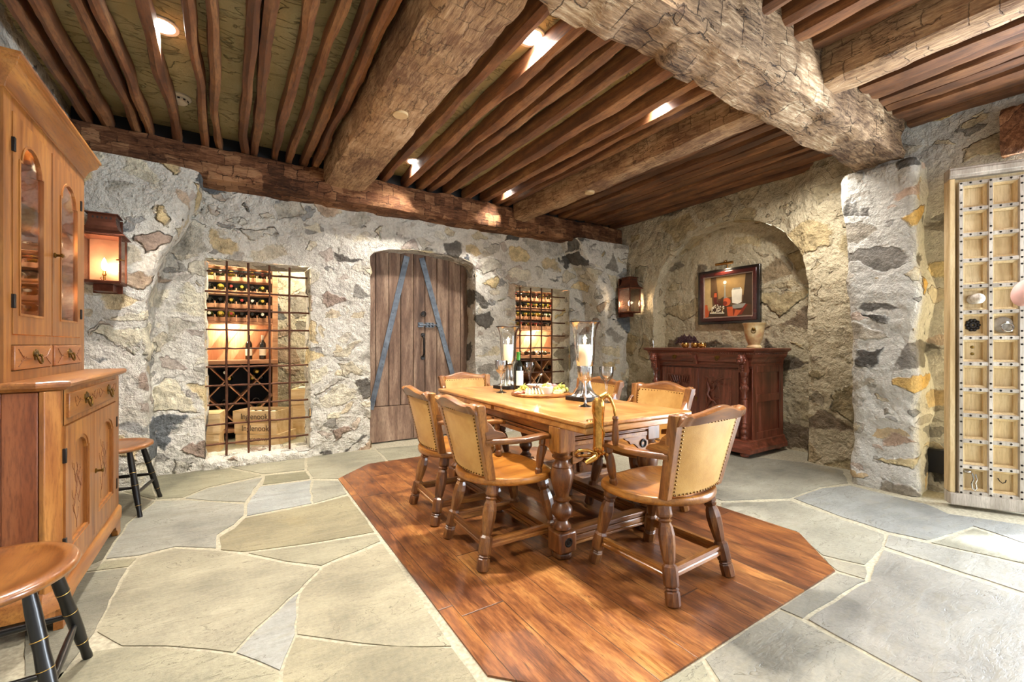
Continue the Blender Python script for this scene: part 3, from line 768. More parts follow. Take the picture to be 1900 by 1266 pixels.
# joists
def joistX(px): return xatY(px, 4.62)
left = [joistX(p) for p in (158,196,250,274,328,382,406,452,472,510,540,566,586)]
mid = [joistX(p) for p in (714,754,783,802,832,869,903,926)]
far = [3.36+.165*i for i in range(10)]
js = random.Random(11)
for i, x in enumerate(left):
    w = js.uniform(.056, .076); d = js.uniform(.09, .115)
    o = timber('ceiling_joist', 'y', -1.2 if x < .7 else 1.5, 4.72, x-w/2, x+w/2, 2.885, 2.885+d+.02, M['joist'], 20+i*1.7, .012, .032, .07, .02, 2, taper=.3)
    tag(o, 'rough reddish brown pole joist in the bay over the dresser, left of the wide beam', 'ceiling joist', 'joists left of the wide beam')
for i, x in enumerate(mid+[2.92]):
    w = js.uniform(.075, .10); d = js.uniform(.10, .125)
    o = timber('ceiling_joist', 'y', 1.5, 4.72, x-w/2, x+w/2, 2.885, 2.885+d+.02, M['joist'], 50+i*1.7, .012, .03, .07, .02, 2, taper=.3)
    tag(o, 'split brown joist over the dining table, between the two pale beams', 'ceiling joist', 'joists between the pale beams')
for i, x in enumerate(far):
    w = js.uniform(.12, .15)
    o = timber('ceiling_joist', 'y', 1.5, 4.72, x-w/2, x+w/2, 2.89+.012*(i % 3), 3.03, M['joist_x'], 80+i*1.7, .012, .02, .07, .02, 2, taper=.25)
    tag(o, 'dark reddish board joist over the sideboard, right of the narrower pale beam', 'ceiling joist', 'joists over the sideboard')
for i, x in enumerate([1.2,1.4,1.6,1.8,2.0,2.2,2.38,2.56,2.74,2.92]):
    o = timber('ceiling_joist', 'y', -2.1, 1.22, x-.05, x+.05, 2.90, 3.03, M['joist_x'], 110+i*1.7, .012, .02, .07, .02, 2, taper=.3)
    tag(o, 'rough joist on the near side of the cross beam, left of the sunlit beam', 'ceiling joist', 'near joists left of the sunlit beam')
for i in range(9):
    x = 3.34+.155*i
    o = timber('ceiling_joist', 'y', -2.1, 1.22, x-.07, x+.07, 2.88+.015*(i % 2), 3.03, M['joist_x'], 140+i*1.7, .012, .02, .07, .02, 2, taper=.2)
    tag(o, 'sunlit brown board joist at top right, over the studded door', 'ceiling joist', 'near joists over the studded door')
o = timber('lintel_beam', 'y', -1.3, .72, 4.52, 4.80, 2.50, 2.80, M['header'], 33.0, .03, .01, .05, .03, 5, chip=.02)
tag(o, 'dark rough timber end high on the right wall above the studded door', 'lintel')

mb = MB(); mb.box(-1.05, 5.2, 4.74, 4.99, 2.87, 3.03); struct(mb.build('trim_3', M['darkbox']))  # shade between the joist ends, painted as a near-black strip
# recessed lights, smoke detector, grilles on the beams
LIGHTS = [(-.34, 3.25), (1.53, 2.16), (1.57, 4.27), (2.755, 4.36), (2.77, 2.20)]
LL = ['large recessed ceiling light between the joists nearest the dresser', 'bright recessed ceiling light beside the massive cross beam', 'small recessed light at the back beside the wide pale beam', 'small recessed light at the back beside the narrower pale beam', 'recessed light partly hidden by joists near the cross beam, right of the others']
for (x, y), lb in zip(LIGHTS, LL):
    t_ = empty('recessed_light', (x, y, ZC), 0, lb, 'ceiling light', 'recessed ceiling lights')
    mb = MB(); mb.lathe([(.062,-.001),(.084,-.001),(.088,-.006),(.084,-.012),(.066,-.010),(.062,-.001)], 32, cap=False); mb.build('trim_ring', M['white'], t_, smooth=True)
    mb = MB(); mb.lathe([(.0,-.004),(.062,-.003)], 32, cap=False); mb.build('lamp', M['can'], t_)
t_ = empty('smoke_detector', (-.325, 4.12, ZC), 0, 'round cream smoke detector on the plaster between joists', 'smoke detector')
mb = MB(); mb.lathe([(.075,0),(.077,-.012),(.072,-.018),(.058,-.022)], 32, cap=True); mb.build('base', M['offwhite'], t_, smooth=True)
mb = MB(); mb.lathe([(.056,-.020),(.056,-.036),(.048,-.046),(.02,-.05),(0.001,-.05)], 32, cap=False); mb.build('sensor_head', M['offwhite'], t_, smooth=True)
mb = MB()
for k in range(10):
    a = k*pi/5; mb.box(-.008,.008,-.002,.002,-.038,-.028, RZ(a) @ T(0,-.0565,0))
mb.build('vent_slot', M['darkbox'], t_)
for (x, y, lb, r_) in ((.975, 2.92, 'round cream grille in the underside of the wide pale beam', .052), (3.12, 3.36, 'small round cream grille in the underside of the narrower pale beam', .05)):
    mb = MB(); mb.lathe([(r_, .012), (r_, -.004), (r_*.93, -.008), (.001, -.008)], 32); 
    o = mb.build('speaker_grille', M['speaker'], smooth=True, loc=(x, y, 2.722)); tag(o, lb, 'speaker grille')
# ------------------------------------------------------------------ furniture
def P(mb, name, mat, root, **kw):
    return mb.build(name, mat, root, loc=tuple(-c for c in root.location), **kw)

def seat_outline(n=48):
    pts = []
    for k in range(n):
        a = 2*pi*k/n; c, s = cos(a), sin(a)
        e = 2.0 if s < 0 else 3.2
        r = 1/((abs(c)**e+abs(s)**e)**(1/e))
        hw = .282; hd = .268 if s < 0 else .225
        pts.append((hw*r*c*(1+.02*s), hd*r*s))
    return pts
def seat_mb():
    mb = MB(); o = seat_outline(); n = len(o)
    rings = [(.02, -.014), (.35, -.015), (.62, -.012), (.82, -.006), (.90, -.001), (.96, 0), (.985, -.003), (1.0, -.012), (1.0, -.026), (.975, -.038), (.93, -.043), (.02, -.043)]
    vs = []
    for (f, z) in rings:
        for k, (x, y) in enumerate(o):
            zz = z-(.012*max(0, 1-abs(f-.55)/.5)*(1-.0) if z > -.02 and abs(x*f) > .03 and f < .9 and y > -.2 else 0)*min(1, abs(x*f)/.1)
            vs.append((x*f, y*f, .452+zz))
    fs = []
    for i in range(len(rings)-1):
        for k in range(n): fs.append((i*n+k, i*n+(k+1) % n, (i+1)*n+(k+1) % n, (i+1)*n+k))
    fs.append(tuple(range(n))); fs.append(tuple((len(rings)-1)*n+k for k in range(n-1, -1, -1)))
    return mb.add(vs, fs)
LEGP = [(.021,0),(.026,.012),(.027,.085),(.0265,.135),(.021,.15),(.0265,.162),(.0205,.178),(.0265,.19),(.0275,.205),(.0285,.33),(.0275,.375),(.019,.40),(.022,.43),(.0285,.58),(.0300,.68),(.0255,.76),(.0195,.80),(.026,.82),(.0195,.84),(.0275,.86),(.029,.88),(.0265,1.0)]
def along(p0, p1):
    p0, p1 = Vector(p0), Vector(p1); d = p1-p0
    q = d.to_track_quat('Z', 'Y').to_matrix().to_4x4()
    return Matrix.Translation(p0) @ q, d.length
LK = [(r*1.22, t) for r, t in LEGP]
def leg_mb(p0, p1, prof, n=8, k=1.0, a0=pi/8):
    M_, l = along(p0, p1); mb = MB(); mb.lathe([(r*k, t*l) for r, t in prof], n, M_, a0=a0); return mb

def back_pt(u, v, off=0.0):
    """u -1..1 across, v 0..1 up the reclined, slightly hollow back; off = along the outward (rear) normal"""
    hw = .192+.040*v; x = u*hw; z = .455+.375*v
    y = -.195-.085*v-.035*(1-u*u) - off
    return Vector((x, y, z))
def make_chair():
    t = empty('dining_armchair')
    tag(t, 'tan leather captains chair', 'chair', 'nailhead leather armchairs around the table')
    seat_mb().build('seat', M['seat'], t, smooth=True)
    for sx in (-1, 1):
        for (yt, yf) in ((-.155, -.245), (.15, .235)):
            leg_mb((sx*.225, yf, 0), (sx*.175, yt, .42), LK).build('leg', M['oakleg'], t)
    def lp(sx, back, z):
        f = z/.42; yf, yt = (-.245, -.155) if back else (.235, .15)
        return Vector((sx*(.225-.05*f), yf+(yt-yf)*f, z))
    def rail(a, b):
        d = (b-a); M_, l = along(a, b); mb = MB()
        prof = [(-.011,-.022),(.011,-.022),(.011,-.008),(.007,-.004),(.007,.004),(.011,.008),(.011,.022),(-.011,.022),(-.011,.008),(-.007,.004),(-.007,-.004),(-.011,-.008)]
        side = d.cross(Vector((0,0,1))).normalized(); up = side.cross(d).normalized()
        vs = [a+side*p+up*q for p, q in prof]+[b+side*p+up*q for p, q in prof]; n = len(prof)
        mb.add(vs, [tuple(range(n-1,-1,-1)), tuple(range(n, 2*n))]+[(i, (i+1) % n, n+(i+1) % n, n+i) for i in range(n)])
        return mb
    rail(lp(-1, True, .13), lp(1, True, .13)).build('stretcher', M['oak_x'], t)
    for sx in (-1, 1): rail(lp(sx, True, .125), lp(sx, False, .125)).build('stretcher', M['oak_y'], t)
    # back posts
    for sx in (-1, 1):
        mb = MB(); vs = []; n = 10
        for i in range(n+1):
            v = -.02+i/n*1.06; p = back_pt(sx*1.06, v); w = .020+.006*v
            for (dx, dy) in ((-w, -.024), (w, -.024), (w, .024), (-w, .024)): vs.append((p.x+dx, p.y+dy+.004, p.z))
        fs = [(i*4+k, i*4+(k+1) % 4, (i+1)*4+(k+1) % 4, (i+1)*4+k) for i in range(n) for k in range(4)]+[(3,2,1,0), tuple(n*4+k for k in range(4))]
        mb.add(vs, fs).build('back_post', M['oak_z'], t, bevel=.005)
    # leather panel, both faces
    mb = MB(); nu, nv = 14, 12
    for off in (.012, -.020):
        vs = [back_pt(-1+2*i/nu, .02+.93*j/nv, off*(1 if off > 0 else (1-.3*abs(-1+2*i/nu)))) for j in range(nv+1) for i in range(nu+1)]
        mb.add(vs, [(j*(nu+1)+i, j*(nu+1)+i+1, (j+1)*(nu+1)+i+1, (j+1)*(nu+1)+i) for j in range(nv) for i in range(nu)])
    lo = [back_pt(-1+2*i/nu, .02, .012) for i in range(nu+1)]; lo2 = [back_pt(-1+2*i/nu, .02, -.02*(1-.3*abs(-1+2*i/nu))) for i in range(nu+1)]
    mb.strip(lo, lo2)
    lp_ = mb.build('leather_back', M['leather'], t, smooth=True, weld=True)
    # nail heads on rear edges and on the front face edges
    mb = MB()
    for off in (.014, -.019):
        for i in range(20):
            for sx in (-1, 1):
                p = back_pt(sx*.935, .035+.9*i/19, off*(1 if off > 0 else .75)); mb.sphere(p, (.0052, .004, .0052), 8, 4)
        for i in range(17):
            for v in ((.035, .925) if off > 0 else (.925,)):
                p = back_pt(-.9+1.8*i/16, v, off*(1 if off > 0 else .85)); mb.sphere(p, (.0052, .004, .0052), 8, 4)
    mb.build('nail_heads', M['nail'], lp_, smooth=True)
    # crest rail
    mb = MB(); n = 40; vs = []
    for i in range(n+1):
        u = -1.14+2.28*i/n; a = abs(u)
        top = .845+.032*(.5+.5*cos(min(1, a/.86)*pi)) + (.0 if a < .86 else .010*sin((a-.86)/.28*pi))
        if a > 1.04: top -= .020*((a-1.04)/.1)**2
        bot = .795+.012*(.5+.5*cos(min(1, a/.86)*pi))
        c = back_pt(u, .97); th = .019+(.006 if a > .9 else 0)
        lean = (top-.80)*.35
        ring = [(-th, bot), (th*.9, bot), (th*1.1, (top+bot)/2), (th*.9, top-.010), (th*.2, top), (-th*.9, top-.004), (-th*1.45, top-.014), (-th*1.2, top-.028)]
        for (dy, z) in ring: vs.append((c.x, c.y+dy-(z-.80)*.30, z))
    m_ = 8
    fs = [(i*m_+k, i*m_+(k+1) % m_, (i+1)*m_+(k+1) % m_, (i+1)*m_+k) for i in range(n) for k in range(m_)]+[tuple(range(m_-1,-1,-1)), tuple(n*m_+k for k in range(m_))]
    mb.add(vs, fs).build('crest_rail', M['oak_x'], t, smooth=True, ang=50)
    # arms
    for sx in (-1, 1):
        path = [(.232,-.235,.655,.021), (.256,-.18,.655,.023), (.274,-.11,.654,.026), (.278,-.03,.653,.026), (.272,.04,.655,.027), (.262,.09,.656,.030), (.255,.13,.653,.030), (.252,.155,.648,.022), (.252,.162,.646,.010)]
        mb = MB(); vs = []
        for (x, y, z, w) in path:
            for (dx, dz) in ((-w, -.006), (-w*.85, -.014), (w*.85, -.014), (w, -.006), (w*.95, .007), (w*.6, .013), (-w*.6, .013), (-w*.95, .007)):
                vs.append((sx*x+dx, y, z+dz))
        n = len(path)-1
        fs = [(i*8+k, i*8+(k+1) % 8, (i+1)*8+(k+1) % 8, (i+1)*8+k) for i in range(n) for k in range(8)]+[tuple(range(7,-1,-1)), tuple(n*8+k for k in range(8))]
        arm = mb.add(vs, fs).build('armrest', M['oak_y'], t, smooth=True, ang=50)
        pr = [(-.235,.665),(-.262,.76),(-.245,.762),(-.225,.755),(-.205,.74),(-.190,.715),(-.165,.705),(-.14,.698),(-.125,.685),(-.115,.668)]
        mb = MB(); mb.prism(pr, 'x', sx*.243-.013, sx*.243+.013); mb.build('arm_bracket', M['oak_y'], arm, bevel=.004)
        leg_mb((sx*.222, .10, .440), (sx*.258, .105, .645), [(.016,0),(.021,.04),(.021,.14),(.014,.18),(.019,.22),(.024,.5),(.021,.72),(.014,.80),(.019,.84),(.018,1)]).build('arm_post', M['oakleg'], t, smooth=True, ang=25)
    return t
ch = make_chair()
TROT = R(-2.1)
TC = (1.865, 2.53)
spots = [(1.845, 1.475, R(2), 'leather armchair at the near end of the table, its nail-studded back to the camera'),
         (1.322, 2.155, R(-92), 'leather armchair on the left long side nearer the camera, overlapping the thick table leg'),
         (1.34, 2.80, R(-93), 'leather armchair on the left long side farther away, leftmost of the chairs'),
         (1.93, 3.60, R(178), 'leather armchair at the far end of the table, only its crest showing'),
         (2.40, 2.12, R(88), 'leather armchair on the right long side nearer the camera, in front of the carved sideboard'),
         (2.41, 2.78, R(88), 'leather armchair on the right long side farther away, partly behind the tall glass candle holder')]
for i, (x, y, a, lb) in enumerate(spots):
    o = ch if i == 0 else copy_tree(ch)
    o.location = (x, y, .004); o.rotation_euler = (0, 0, a); o['label'] = lb

# ---- table ---------------------------------------------------------------
tb = empty('dining_table', (TC[0], TC[1], .004), TROT, 'long oak draw leaf refectory table on turned bulb legs, standing on the wooden floor inlay', 'table')
HW, HL = .397, .97
mb = MB(); mb.box(-HW, HW, -HL+.0, HL, .742, .766)
mb.build('tabletop', M['table_y'], tb, bevel=.007)
for e in (-HL+.002, HL-.097):
    mb = MB(); mb.box(-HW+.001, HW-.001, e, e+.095, .7425, .7668); mb.build('breadboard_end', M['table_x'], tb, bevel=.004)
for s in (-1, 1):
    a, b = (s*.02, s*(HL-.004)); mb = MB(); mb.box(-HW+.012, HW-.012, min(a, b), max(a, b), .708, .7405)
    mb.build('draw_leaf', M['table_x'], tb, bevel=.005)
mb = MB()
AW, AL = .322, .735
def grooved(mb, x0, x1, y0, y1, along_x):
    for (z0, z1, d) in ((.60,.625,0), (.628,.636,.006), (.639,.648,-.004), (.651,.684,.004), (.687,.707,-.006)):
        if along_x: mb.box(x0, x1, y0+d, y1-d, z0, z1)
        else: mb.box(x0+d, x1-d, y0, y1, z0, z1)
grooved(mb, -AW, AW, -AL-.012, -AL+.012, True); grooved(mb, -AW, AW, AL-.012, AL+.012, True)
grooved(mb, -AW-.012, -AW+.012, -AL, AL, False); grooved(mb, AW-.012, AW+.012, -AL, AL, False)
mb.build('apron', M['oak_y'], tb, bevel=.002)
# scalloped brackets under the apron with a turned roundel
for sy in (-1, 1):
    for sx in (-1, 1):
        pr = [(sx*.29,.60),(sx*.29,.50),(sx*.275,.50),(sx*.25,.508),(sx*.225,.515),(sx*.20,.535),(sx*.175,.555),(sx*.155,.56),(sx*.145,.555),(sx*.13,.575),(sx*.10,.588),(sx*.09,.60)]
        y = sy*AL; mb = MB(); mb.prism(pr, 'y', y-.008, y+.008); o = mb.build('scroll_bracket', M['oak_x'], tb, bevel=.002)
        mb = MB(); mb.lathe([(.010,0),(.017,.002),(.020,.008),(.024,.008),(.027,0)], 20, T(sx*.245, y+sy*.008, .555) @ RX(-sy*pi/2), cap=False); mb.build('roundel', M['blackiron'], o, smooth=True)
    for sx in (-1, 1):
        pr = [(sy*.67,.60),(sy*.67,.52),(sy*.64,.522),(sy*.60,.54),(sy*.56,.565),(sy*.52,.57),(sy*.50,.59),(sy*.44,.60)]
        x = sx*AW; mb = MB(); mb.prism(pr, 'x', x-.008, x+.008); mb.build('scroll_bracket', M['oak_y'], tb, bevel=.002)
TL = [(.040,.148),(.050,.158),(.050,.170),(.036,.182),(.032,.20),(.040,.215),(.054,.232),(.058,.25),(.054,.272),(.040,.288),(.034,.298),(.046,.308),(.050,.316),(.036,.328),(.038,.338),(.050,.37),(.060,.41),(.064,.44),(.060,.468),(.052,.485),(.056,.492),(.052,.50),(.040,.512),(.036,.525),(.052,.537),(.056,.545),(.044,.556),(.050,.566),(.050,.572)]
for sx in (-1, 1):
    for sy in (-1, 1):
        x, y = sx*.33, sy*.70
        lg = MB(); lg.lathe(TL, 28, T(x, y, 0)); o = lg.build('leg', M['oakleg'], tb, smooth=True)
        mb = MB(); mb.box(x-.052, x+.052, y-.052, y+.052, .57, .707); mb.build('leg_block', M['oak_z'], o, bevel=.006)
        mb = MB(); mb.box(x-.058, x+.058, y-.058, y+.058, .035, .15); b = mb.build('base_block', M['oakleg'], o, bevel=.012)
        for d in (-1, 1):
            mb = MB(); mb.lathe([(.001,.004),(.008,.004),(.010,0),(.014,0),(.018,.004),(.023,.004),(.026,-.001)], 20, T(x, y+d*.058, .095) @ RX(-d*pi/2), cap=False); mb.build('rosette', M['blackiron'], o, smooth=True)
        mb = MB(); mb.lathe([(.035,0),(.05,.006),(.054,.018),(.05,.03),(.04,.036)], 24, T(x, y, 0)); mb.build('bun_foot', M['oakleg'], o, smooth=True)
for s in (-1, 1):
    mb = MB(); 
    for (z0, z1, h) in ((.06,.075,.034),(.075,.10,.026),(.10,.108,.031),(.108,.125,.024),(.125,.14,.034)):
        mb.box(-.275, .275, s*.70-h, s*.70+h, z0, z1)
    mb.build('stretcher', M['oak_x'], tb, bevel=.003)
    mb = MB()
    for (z0, z1, h) in ((.06,.075,.034),(.075,.10,.026),(.10,.108,.031),(.108,.125,.024),(.125,.14,.034)):
        mb.box(s*.33-h, s*.33+h, -.645, .645, z0, z1)
    mb.build('stretcher', M['oak_y'], tb, bevel=.003)

# ---- painted black leg stools ----------------------------------------------
def make_stool():
    t = empty('stool'); n = 40; mb = MB()
    rings = [(.02,-.008),(.5,-.008),(.78,-.005),(.80,-.001),(.86,0),(.95,-.002),(.99,-.008),(1.0,-.017),(.98,-.027),(.92,-.034),(.02,-.034)]
    vs = []
    for f, z in rings:
        for k in range(n):
            a = 2*pi*k/n; vs.append((.215*f*cos(a), .245*f*sin(a), .462+z))
    fs = [(i*n+k, i*n+(k+1) % n, (i+1)*n+(k+1) % n, (i+1)*n+k) for i in range(len(rings)-1) for k in range(n)]+[tuple(range(n)), tuple((len(rings)-1)*n+k for k in range(n-1,-1,-1))]
    mb.add(vs, fs).build('seat', M['stool_seat'], t, smooth=True, ang=60)
    prof = [(.0135,0),(.015,.03),(.013,.10),(.0165,.16),(.019,.30),(.020,.48),(.0175,.60),(.019,.68),(.018,.86),(.015,1)]
    def ft(sx, sy, z): f = z/.432; return Vector((sx*(.205-.085*f), sy*(.215-.095*f), z))
    for sx in (-1, 1):
        for sy in (-1, 1):
            lg = leg_mb(ft(sx, sy, 0), ft(sx, sy, .432), prof, 14).build('leg', M['black'], t, smooth=True)
            M_, l = along(ft(sx, sy, 0), ft(sx, sy, .432)); mb = MB()
            for f in (.17, .47, .66): mb.lathe([(.0170+.003*(f > .3), f*l), (.0175+.003*(f > .3), f*l+.0012), (.0170+.003*(f > .3), f*l+.0024)], 14, M_, cap=False)
            mb.build('gilt_ring', M['goldline'], lg, smooth=True)
    for z, pr in ((.15, [((-1,-1),(-1,1)), ((1,-1),(1,1))]), (.19, [((-1,-1),(1,-1)), ((-1,1),(1,1))])):
        for a, b in pr:
            p, q = ft(*a, z), ft(*b, z); m_ = (p+q)/2; mb = MB(); mb.tube([p, p.lerp(q, .25), m_, p.lerp(q, .75), q], [.008, .011, .0125, .011, .008], 12)
            mb.build('stretcher', M['black'], t, smooth=True)
    return t
s1 = make_stool(); s2 = copy_tree(s1)
s1.location = (-.63, 1.965, 0); s1.rotation_euler = (0, 0, R(4)); s1['label'] = 'wooden stool with black turned legs in the near left corner, cut by the frame'
s2.location = (-.68, 4.03, 0); s2.rotation_euler = (0, 0, R(-8)); s2['label'] = 'wooden stool with black turned legs behind the dresser, below the lantern'
for s in (s1, s2): s['category'] = 'stool'; s['group'] = 'black legged stools'

# ---- moulding helper ---------------------------------------------------------
def moulding(prof, corners, closed=False):
    """corners: function offset -> list of (x,y); prof: list of (offset,z)"""
    mb = MB(); vs = []; n = len(corners(0))
    for off, z in prof: vs += [(x, y, z) for x, y in corners(off)]
    m_ = n if closed else n-1
    fs = [(i*n+k, i*n+(k+1) % n, (i+1)*n+(k+1) % n, (i+1)*n+k) for i in range(len(prof)-1) for k in range(m_)]
    mb.add(vs, fs)
    mb.add([(x, y, prof[-1][1]) for x, y in corners(prof[-1][0])], [tuple(range(n))])
    mb.add([(x, y, prof[0][1]) for x, y in corners(prof[0][0])], [tuple(range(n))])
    return mb
def rect_match(inner, y0, y1, z0, z1):
    """for each inner loop point the point of the rectangle seen from the centre"""
    cy = (y0+y1)/2; cz = (z0+z1)/2; out = []
    for (y, z) in inner:
        dy, dz = y-cy, z-cz
        s = min(((y1-y0)/2)/abs(dy) if abs(dy) > 1e-9 else 1e9, ((z1-z0)/2)/abs(dz) if abs(dz) > 1e-9 else 1e9)
        out.append((cy+dy*s, cz+dz*s))
    # pull the nearest points onto the corners
    for c in ((y0,z0),(y1,z0),(y1,z1),(y0,z1)):
        k = min(range(len(out)), key=lambda i: (out[i][0]-c[0])**2+(out[i][1]-c[1])**2); out[k] = c
    return out
def arch_loop(y0, y1, z0, zs, rise, n=14, shoulder=.0):
    """opening: straight sides, shouldered round head"""
    c = (y0+y1)/2; w = (y1-y0)/2-shoulder
    lp = [(y0, z0+(zs-z0)*i/8) for i in range(9)]
    lp += [(c-w*cos(pi*i/n), zs+.0+rise*sin(pi*i/n)) for i in range(0 if shoulder else 1, n+(1 if shoulder else 0))]
    lp += [(y1, zs+(z0-zs)*i/8) for i in range(9)]
    lp += [(y1+(y0-y1)*i/8, z0) for i in range(1, 8)]
    return lp
def shrink(lp, k):
    cy = sum(p[0] for p in lp)/len(lp); cz = sum(p[1] for p in lp)/len(lp)
    ys = [p[0] for p in lp]; zs = [p[1] for p in lp]; w = max(ys)-min(ys); h = max(zs)-min(zs)
    cy = (max(ys)+min(ys))/2; cz = (max(zs)+min(zs))/2
    return [(cy+(y-cy)*(1-2*k/w), cz+(z-cz)*(1-2*k/h)) for y, z in lp]

# ---- dresser (glazed hutch over cupboard) ------------------------------------
hu = empty('glazed_dresser', (-.82, 3.0, 0), 0, 'tall amber pine dresser with arched glass doors, against the left wall', 'cabinet')
XF, XU = -.58, -.724
Y0, Y1 = 2.44, 3.575
mb = MB(); mb.prism([(-1.05,Y0+.02),(-.62,Y0+.02),(XF-.035,Y0+.06),(XF-.035,Y1-.02),(-1.05,Y1-.02)], 'z', .09, .965)
P(mb, 'lower_carcass', M['pineside'], hu, bevel=.003)
mb = MB()   # side frame boards, facing the camera
mb.box(-.735,-.635,Y0+.006,Y0+.024,.09,.963); mb.box(-1.05,-.98,Y0+.006,Y0+.024,.09,.963); mb.box(-.98,-.735,Y0+.006,Y0+.024,.865,.963); mb.box(-.98,-.735,Y0+.006,Y0+.024,.09,.19)
P(mb, 'side_frame', M['pineside'], hu, bevel=.004)
mb = MB(); mb.prism([(-.633,Y0+.004),(-.617,Y0+.0),(XF,Y0+.045),(XF,Y0+.085),(-.60,Y0+.085),(-.633,Y0+.05)], 'z', .04, .965)
P(mb, 'corner_post', M['pine_z'], hu, bevel=.003)
def front_frame(x, y0, y1, z0, z1, holes, name, mat, t=.018):
    """face board with rectangular openings: rails and stiles as boxes"""
    mb = MB(); zs = sorted(set([z0, z1]+[h[2] for h in holes]+[h[3] for h in holes])); ys = sorted(set([y0, y1]+[h[0] for h in holes]+[h[1] for h in holes]))
    for a, b in zip(ys, ys[1:]):
        for c, d in zip(zs, zs[1:]):
            my, mz = (a+b)/2, (c+d)/2
            if not any(h[0] < my < h[1] and h[2] < mz < h[3] for h in holes): mb.add([(x,a,c),(x,b,c),(x,b,d),(x,a,d),(x-t,a,c),(x-t,b,c),(x-t,b,d),(x-t,a,d)], [(0,1,2,3),(7,6,5,4)]+[(0,4,5,1),(1,5,6,2),(2,6,7,3),(3,7,4,0)])
    return P(mb, name, mat, hu if name != 'x' else hu)
front_frame(XF, Y0+.07, Y1, .09, .965, [(2.56,3.46,.845,.945),(2.51,2.955,.20,.815),(2.965,3.47,.20,.815)], 'face_frame', M['pine_z'])
# base moulding and bracket feet
cor = lambda o: [(-1.05,Y0-o),(-.62,Y0-o),(XF+o,Y0+.045-o*.4),(XF+o,Y1+o),(-1.05,Y1+o)]
P(moulding([(.012,.085),(.012,.15),(.008,.158),(.002,.165),(-.002,.17)], cor), 'base_moulding', M['pine_y'], hu, bevel=.001)
for (y, s) in ((Y0+.03, 1), (Y1-.01, -1)):
    for xx in (XF, -1.03):
        pr = [(y,0),(y,.087),(y+s*.20,.087),(y+s*.17,.075),(y+s*.13,.07),(y+s*.11,.045),(y+s*.085,.035),(y+s*.07,0)]
        mb = MB(); mb.prism(pr, 'x', xx-.02, xx+.010); P(mb, 'foot', M['pine_y'], hu, bevel=.002)
# counter
cor2 = lambda o: [(-1.05,Y0-.02-o),(-.635,Y0-.02-o),(XF+.03+o,Y0+.035-o*.4),(XF+.03+o,Y1+.03+o),(-1.05,Y1+.03+o)]
P(moulding([(-.028,.965),(-.016,.968),(-.008,.975),(0,.980),(.003,.992),(0,1.0),(-.006,1.004)], cor2), 'counter', M['pine_y'], hu)
def pull(x, y, z, root, k=1.0, d=1):
    """drop pull on a face looking along +x (d=1) or -x (d=-1)"""
    mb = MB()
    for (yy, zz, r) in ((0,0,.020),(-.020,.006,.013),(.020,.006,.013),(0,.014,.012),(-.010,-.012,.010),(.010,-.012,.010)):
        mb.lathe([(r*k,0),(r*k*.95,.003),(r*k*.5,.0045),(.001,.005)], 14, T(x, y+yy*k, z+zz*k) @ RY(d*pi/2))
    o = P(mb, 'pull_plate', M['brassdk'], root, smooth=True)
    mb = MB(); pts = [(x+d*(.012+.006*sin(a)), y+.024*k*cos(a), z-.004*k-.030*k*sin(a)) for a in [pi*i/14 for i in range(15)]]
    mb.tube(pts, [.0026*k+.002*k*sin(pi*i/14) for i in range(15)], 8)
    for s in (-1, 1): mb.sphere((x+d*.010, y+s*.024*k, z-.002*k), .006*k, 8, 6)
    b = mb.build('bail', M['brassdk'], o, smooth=True)
def twig(mb, pts, x, r=.0011, dots=True):
    mb.tube([(x, y, z) for y, z in pts], r, 5)
    if dots:
        for i, (y, z) in enumerate(pts[1:-1]):
            mb.sphere((x, y+(.006 if i % 2 else -.006), z+.004), (.0012, .0035, .0035), 6, 4)
# lower drawer
mb = MB(); mb.box(XF-.05, XF+.012, 2.553, 3.462, .842, .948); dr = P(mb, 'drawer', M['pine_y'], hu, bevel=.004)
def sub(mb, name, mat, parent, **kw): return mb.build(name, mat, parent, **kw)
mb = MB(); mb.box(XF-.04, XF+.008, 2.556, 2.60, .845, .945)
for y in (2.80, 3.24): pull(XF+.012, y, .902, hu, 1.15)
mb = MB()
for c, s in ((2.68,-1),(2.94,1),(3.09,-1),(3.36,1)):
    twig(mb, [(c-s*.07,.895),(c-s*.03,.905),(c,.893),(c+s*.03,.88),(c+s*.05,.90),(c+s*.06,.925)], XF+.0125)
    twig(mb, [(c-s*.02,.90),(c+s*.01,.915),(c+s*.03,.925)], XF+.0125)
mb.build('inlay', M['inlay'], dr)
def vine(mb, x, c, z0, z1, seed):
    r_ = random.Random(seed); pts = []
    n = 9
    for i in range(n+1): pts.append((c+.022*sin(i*1.15+seed), z0+(z1-z0)*i/n))
    twig(mb, pts, x, .0013, False)
    for i in range(1, n):
        s = 1 if i % 2 else -1; y, z = pts[i]
        twig(mb, [(y, z), (y+s*.022, z+.018), (y+s*.03, z+.042)], x, .001, False)
        mb.sphere((x, y+s*.031, z+.048), (.0012, .006, .0045), 8, 4)
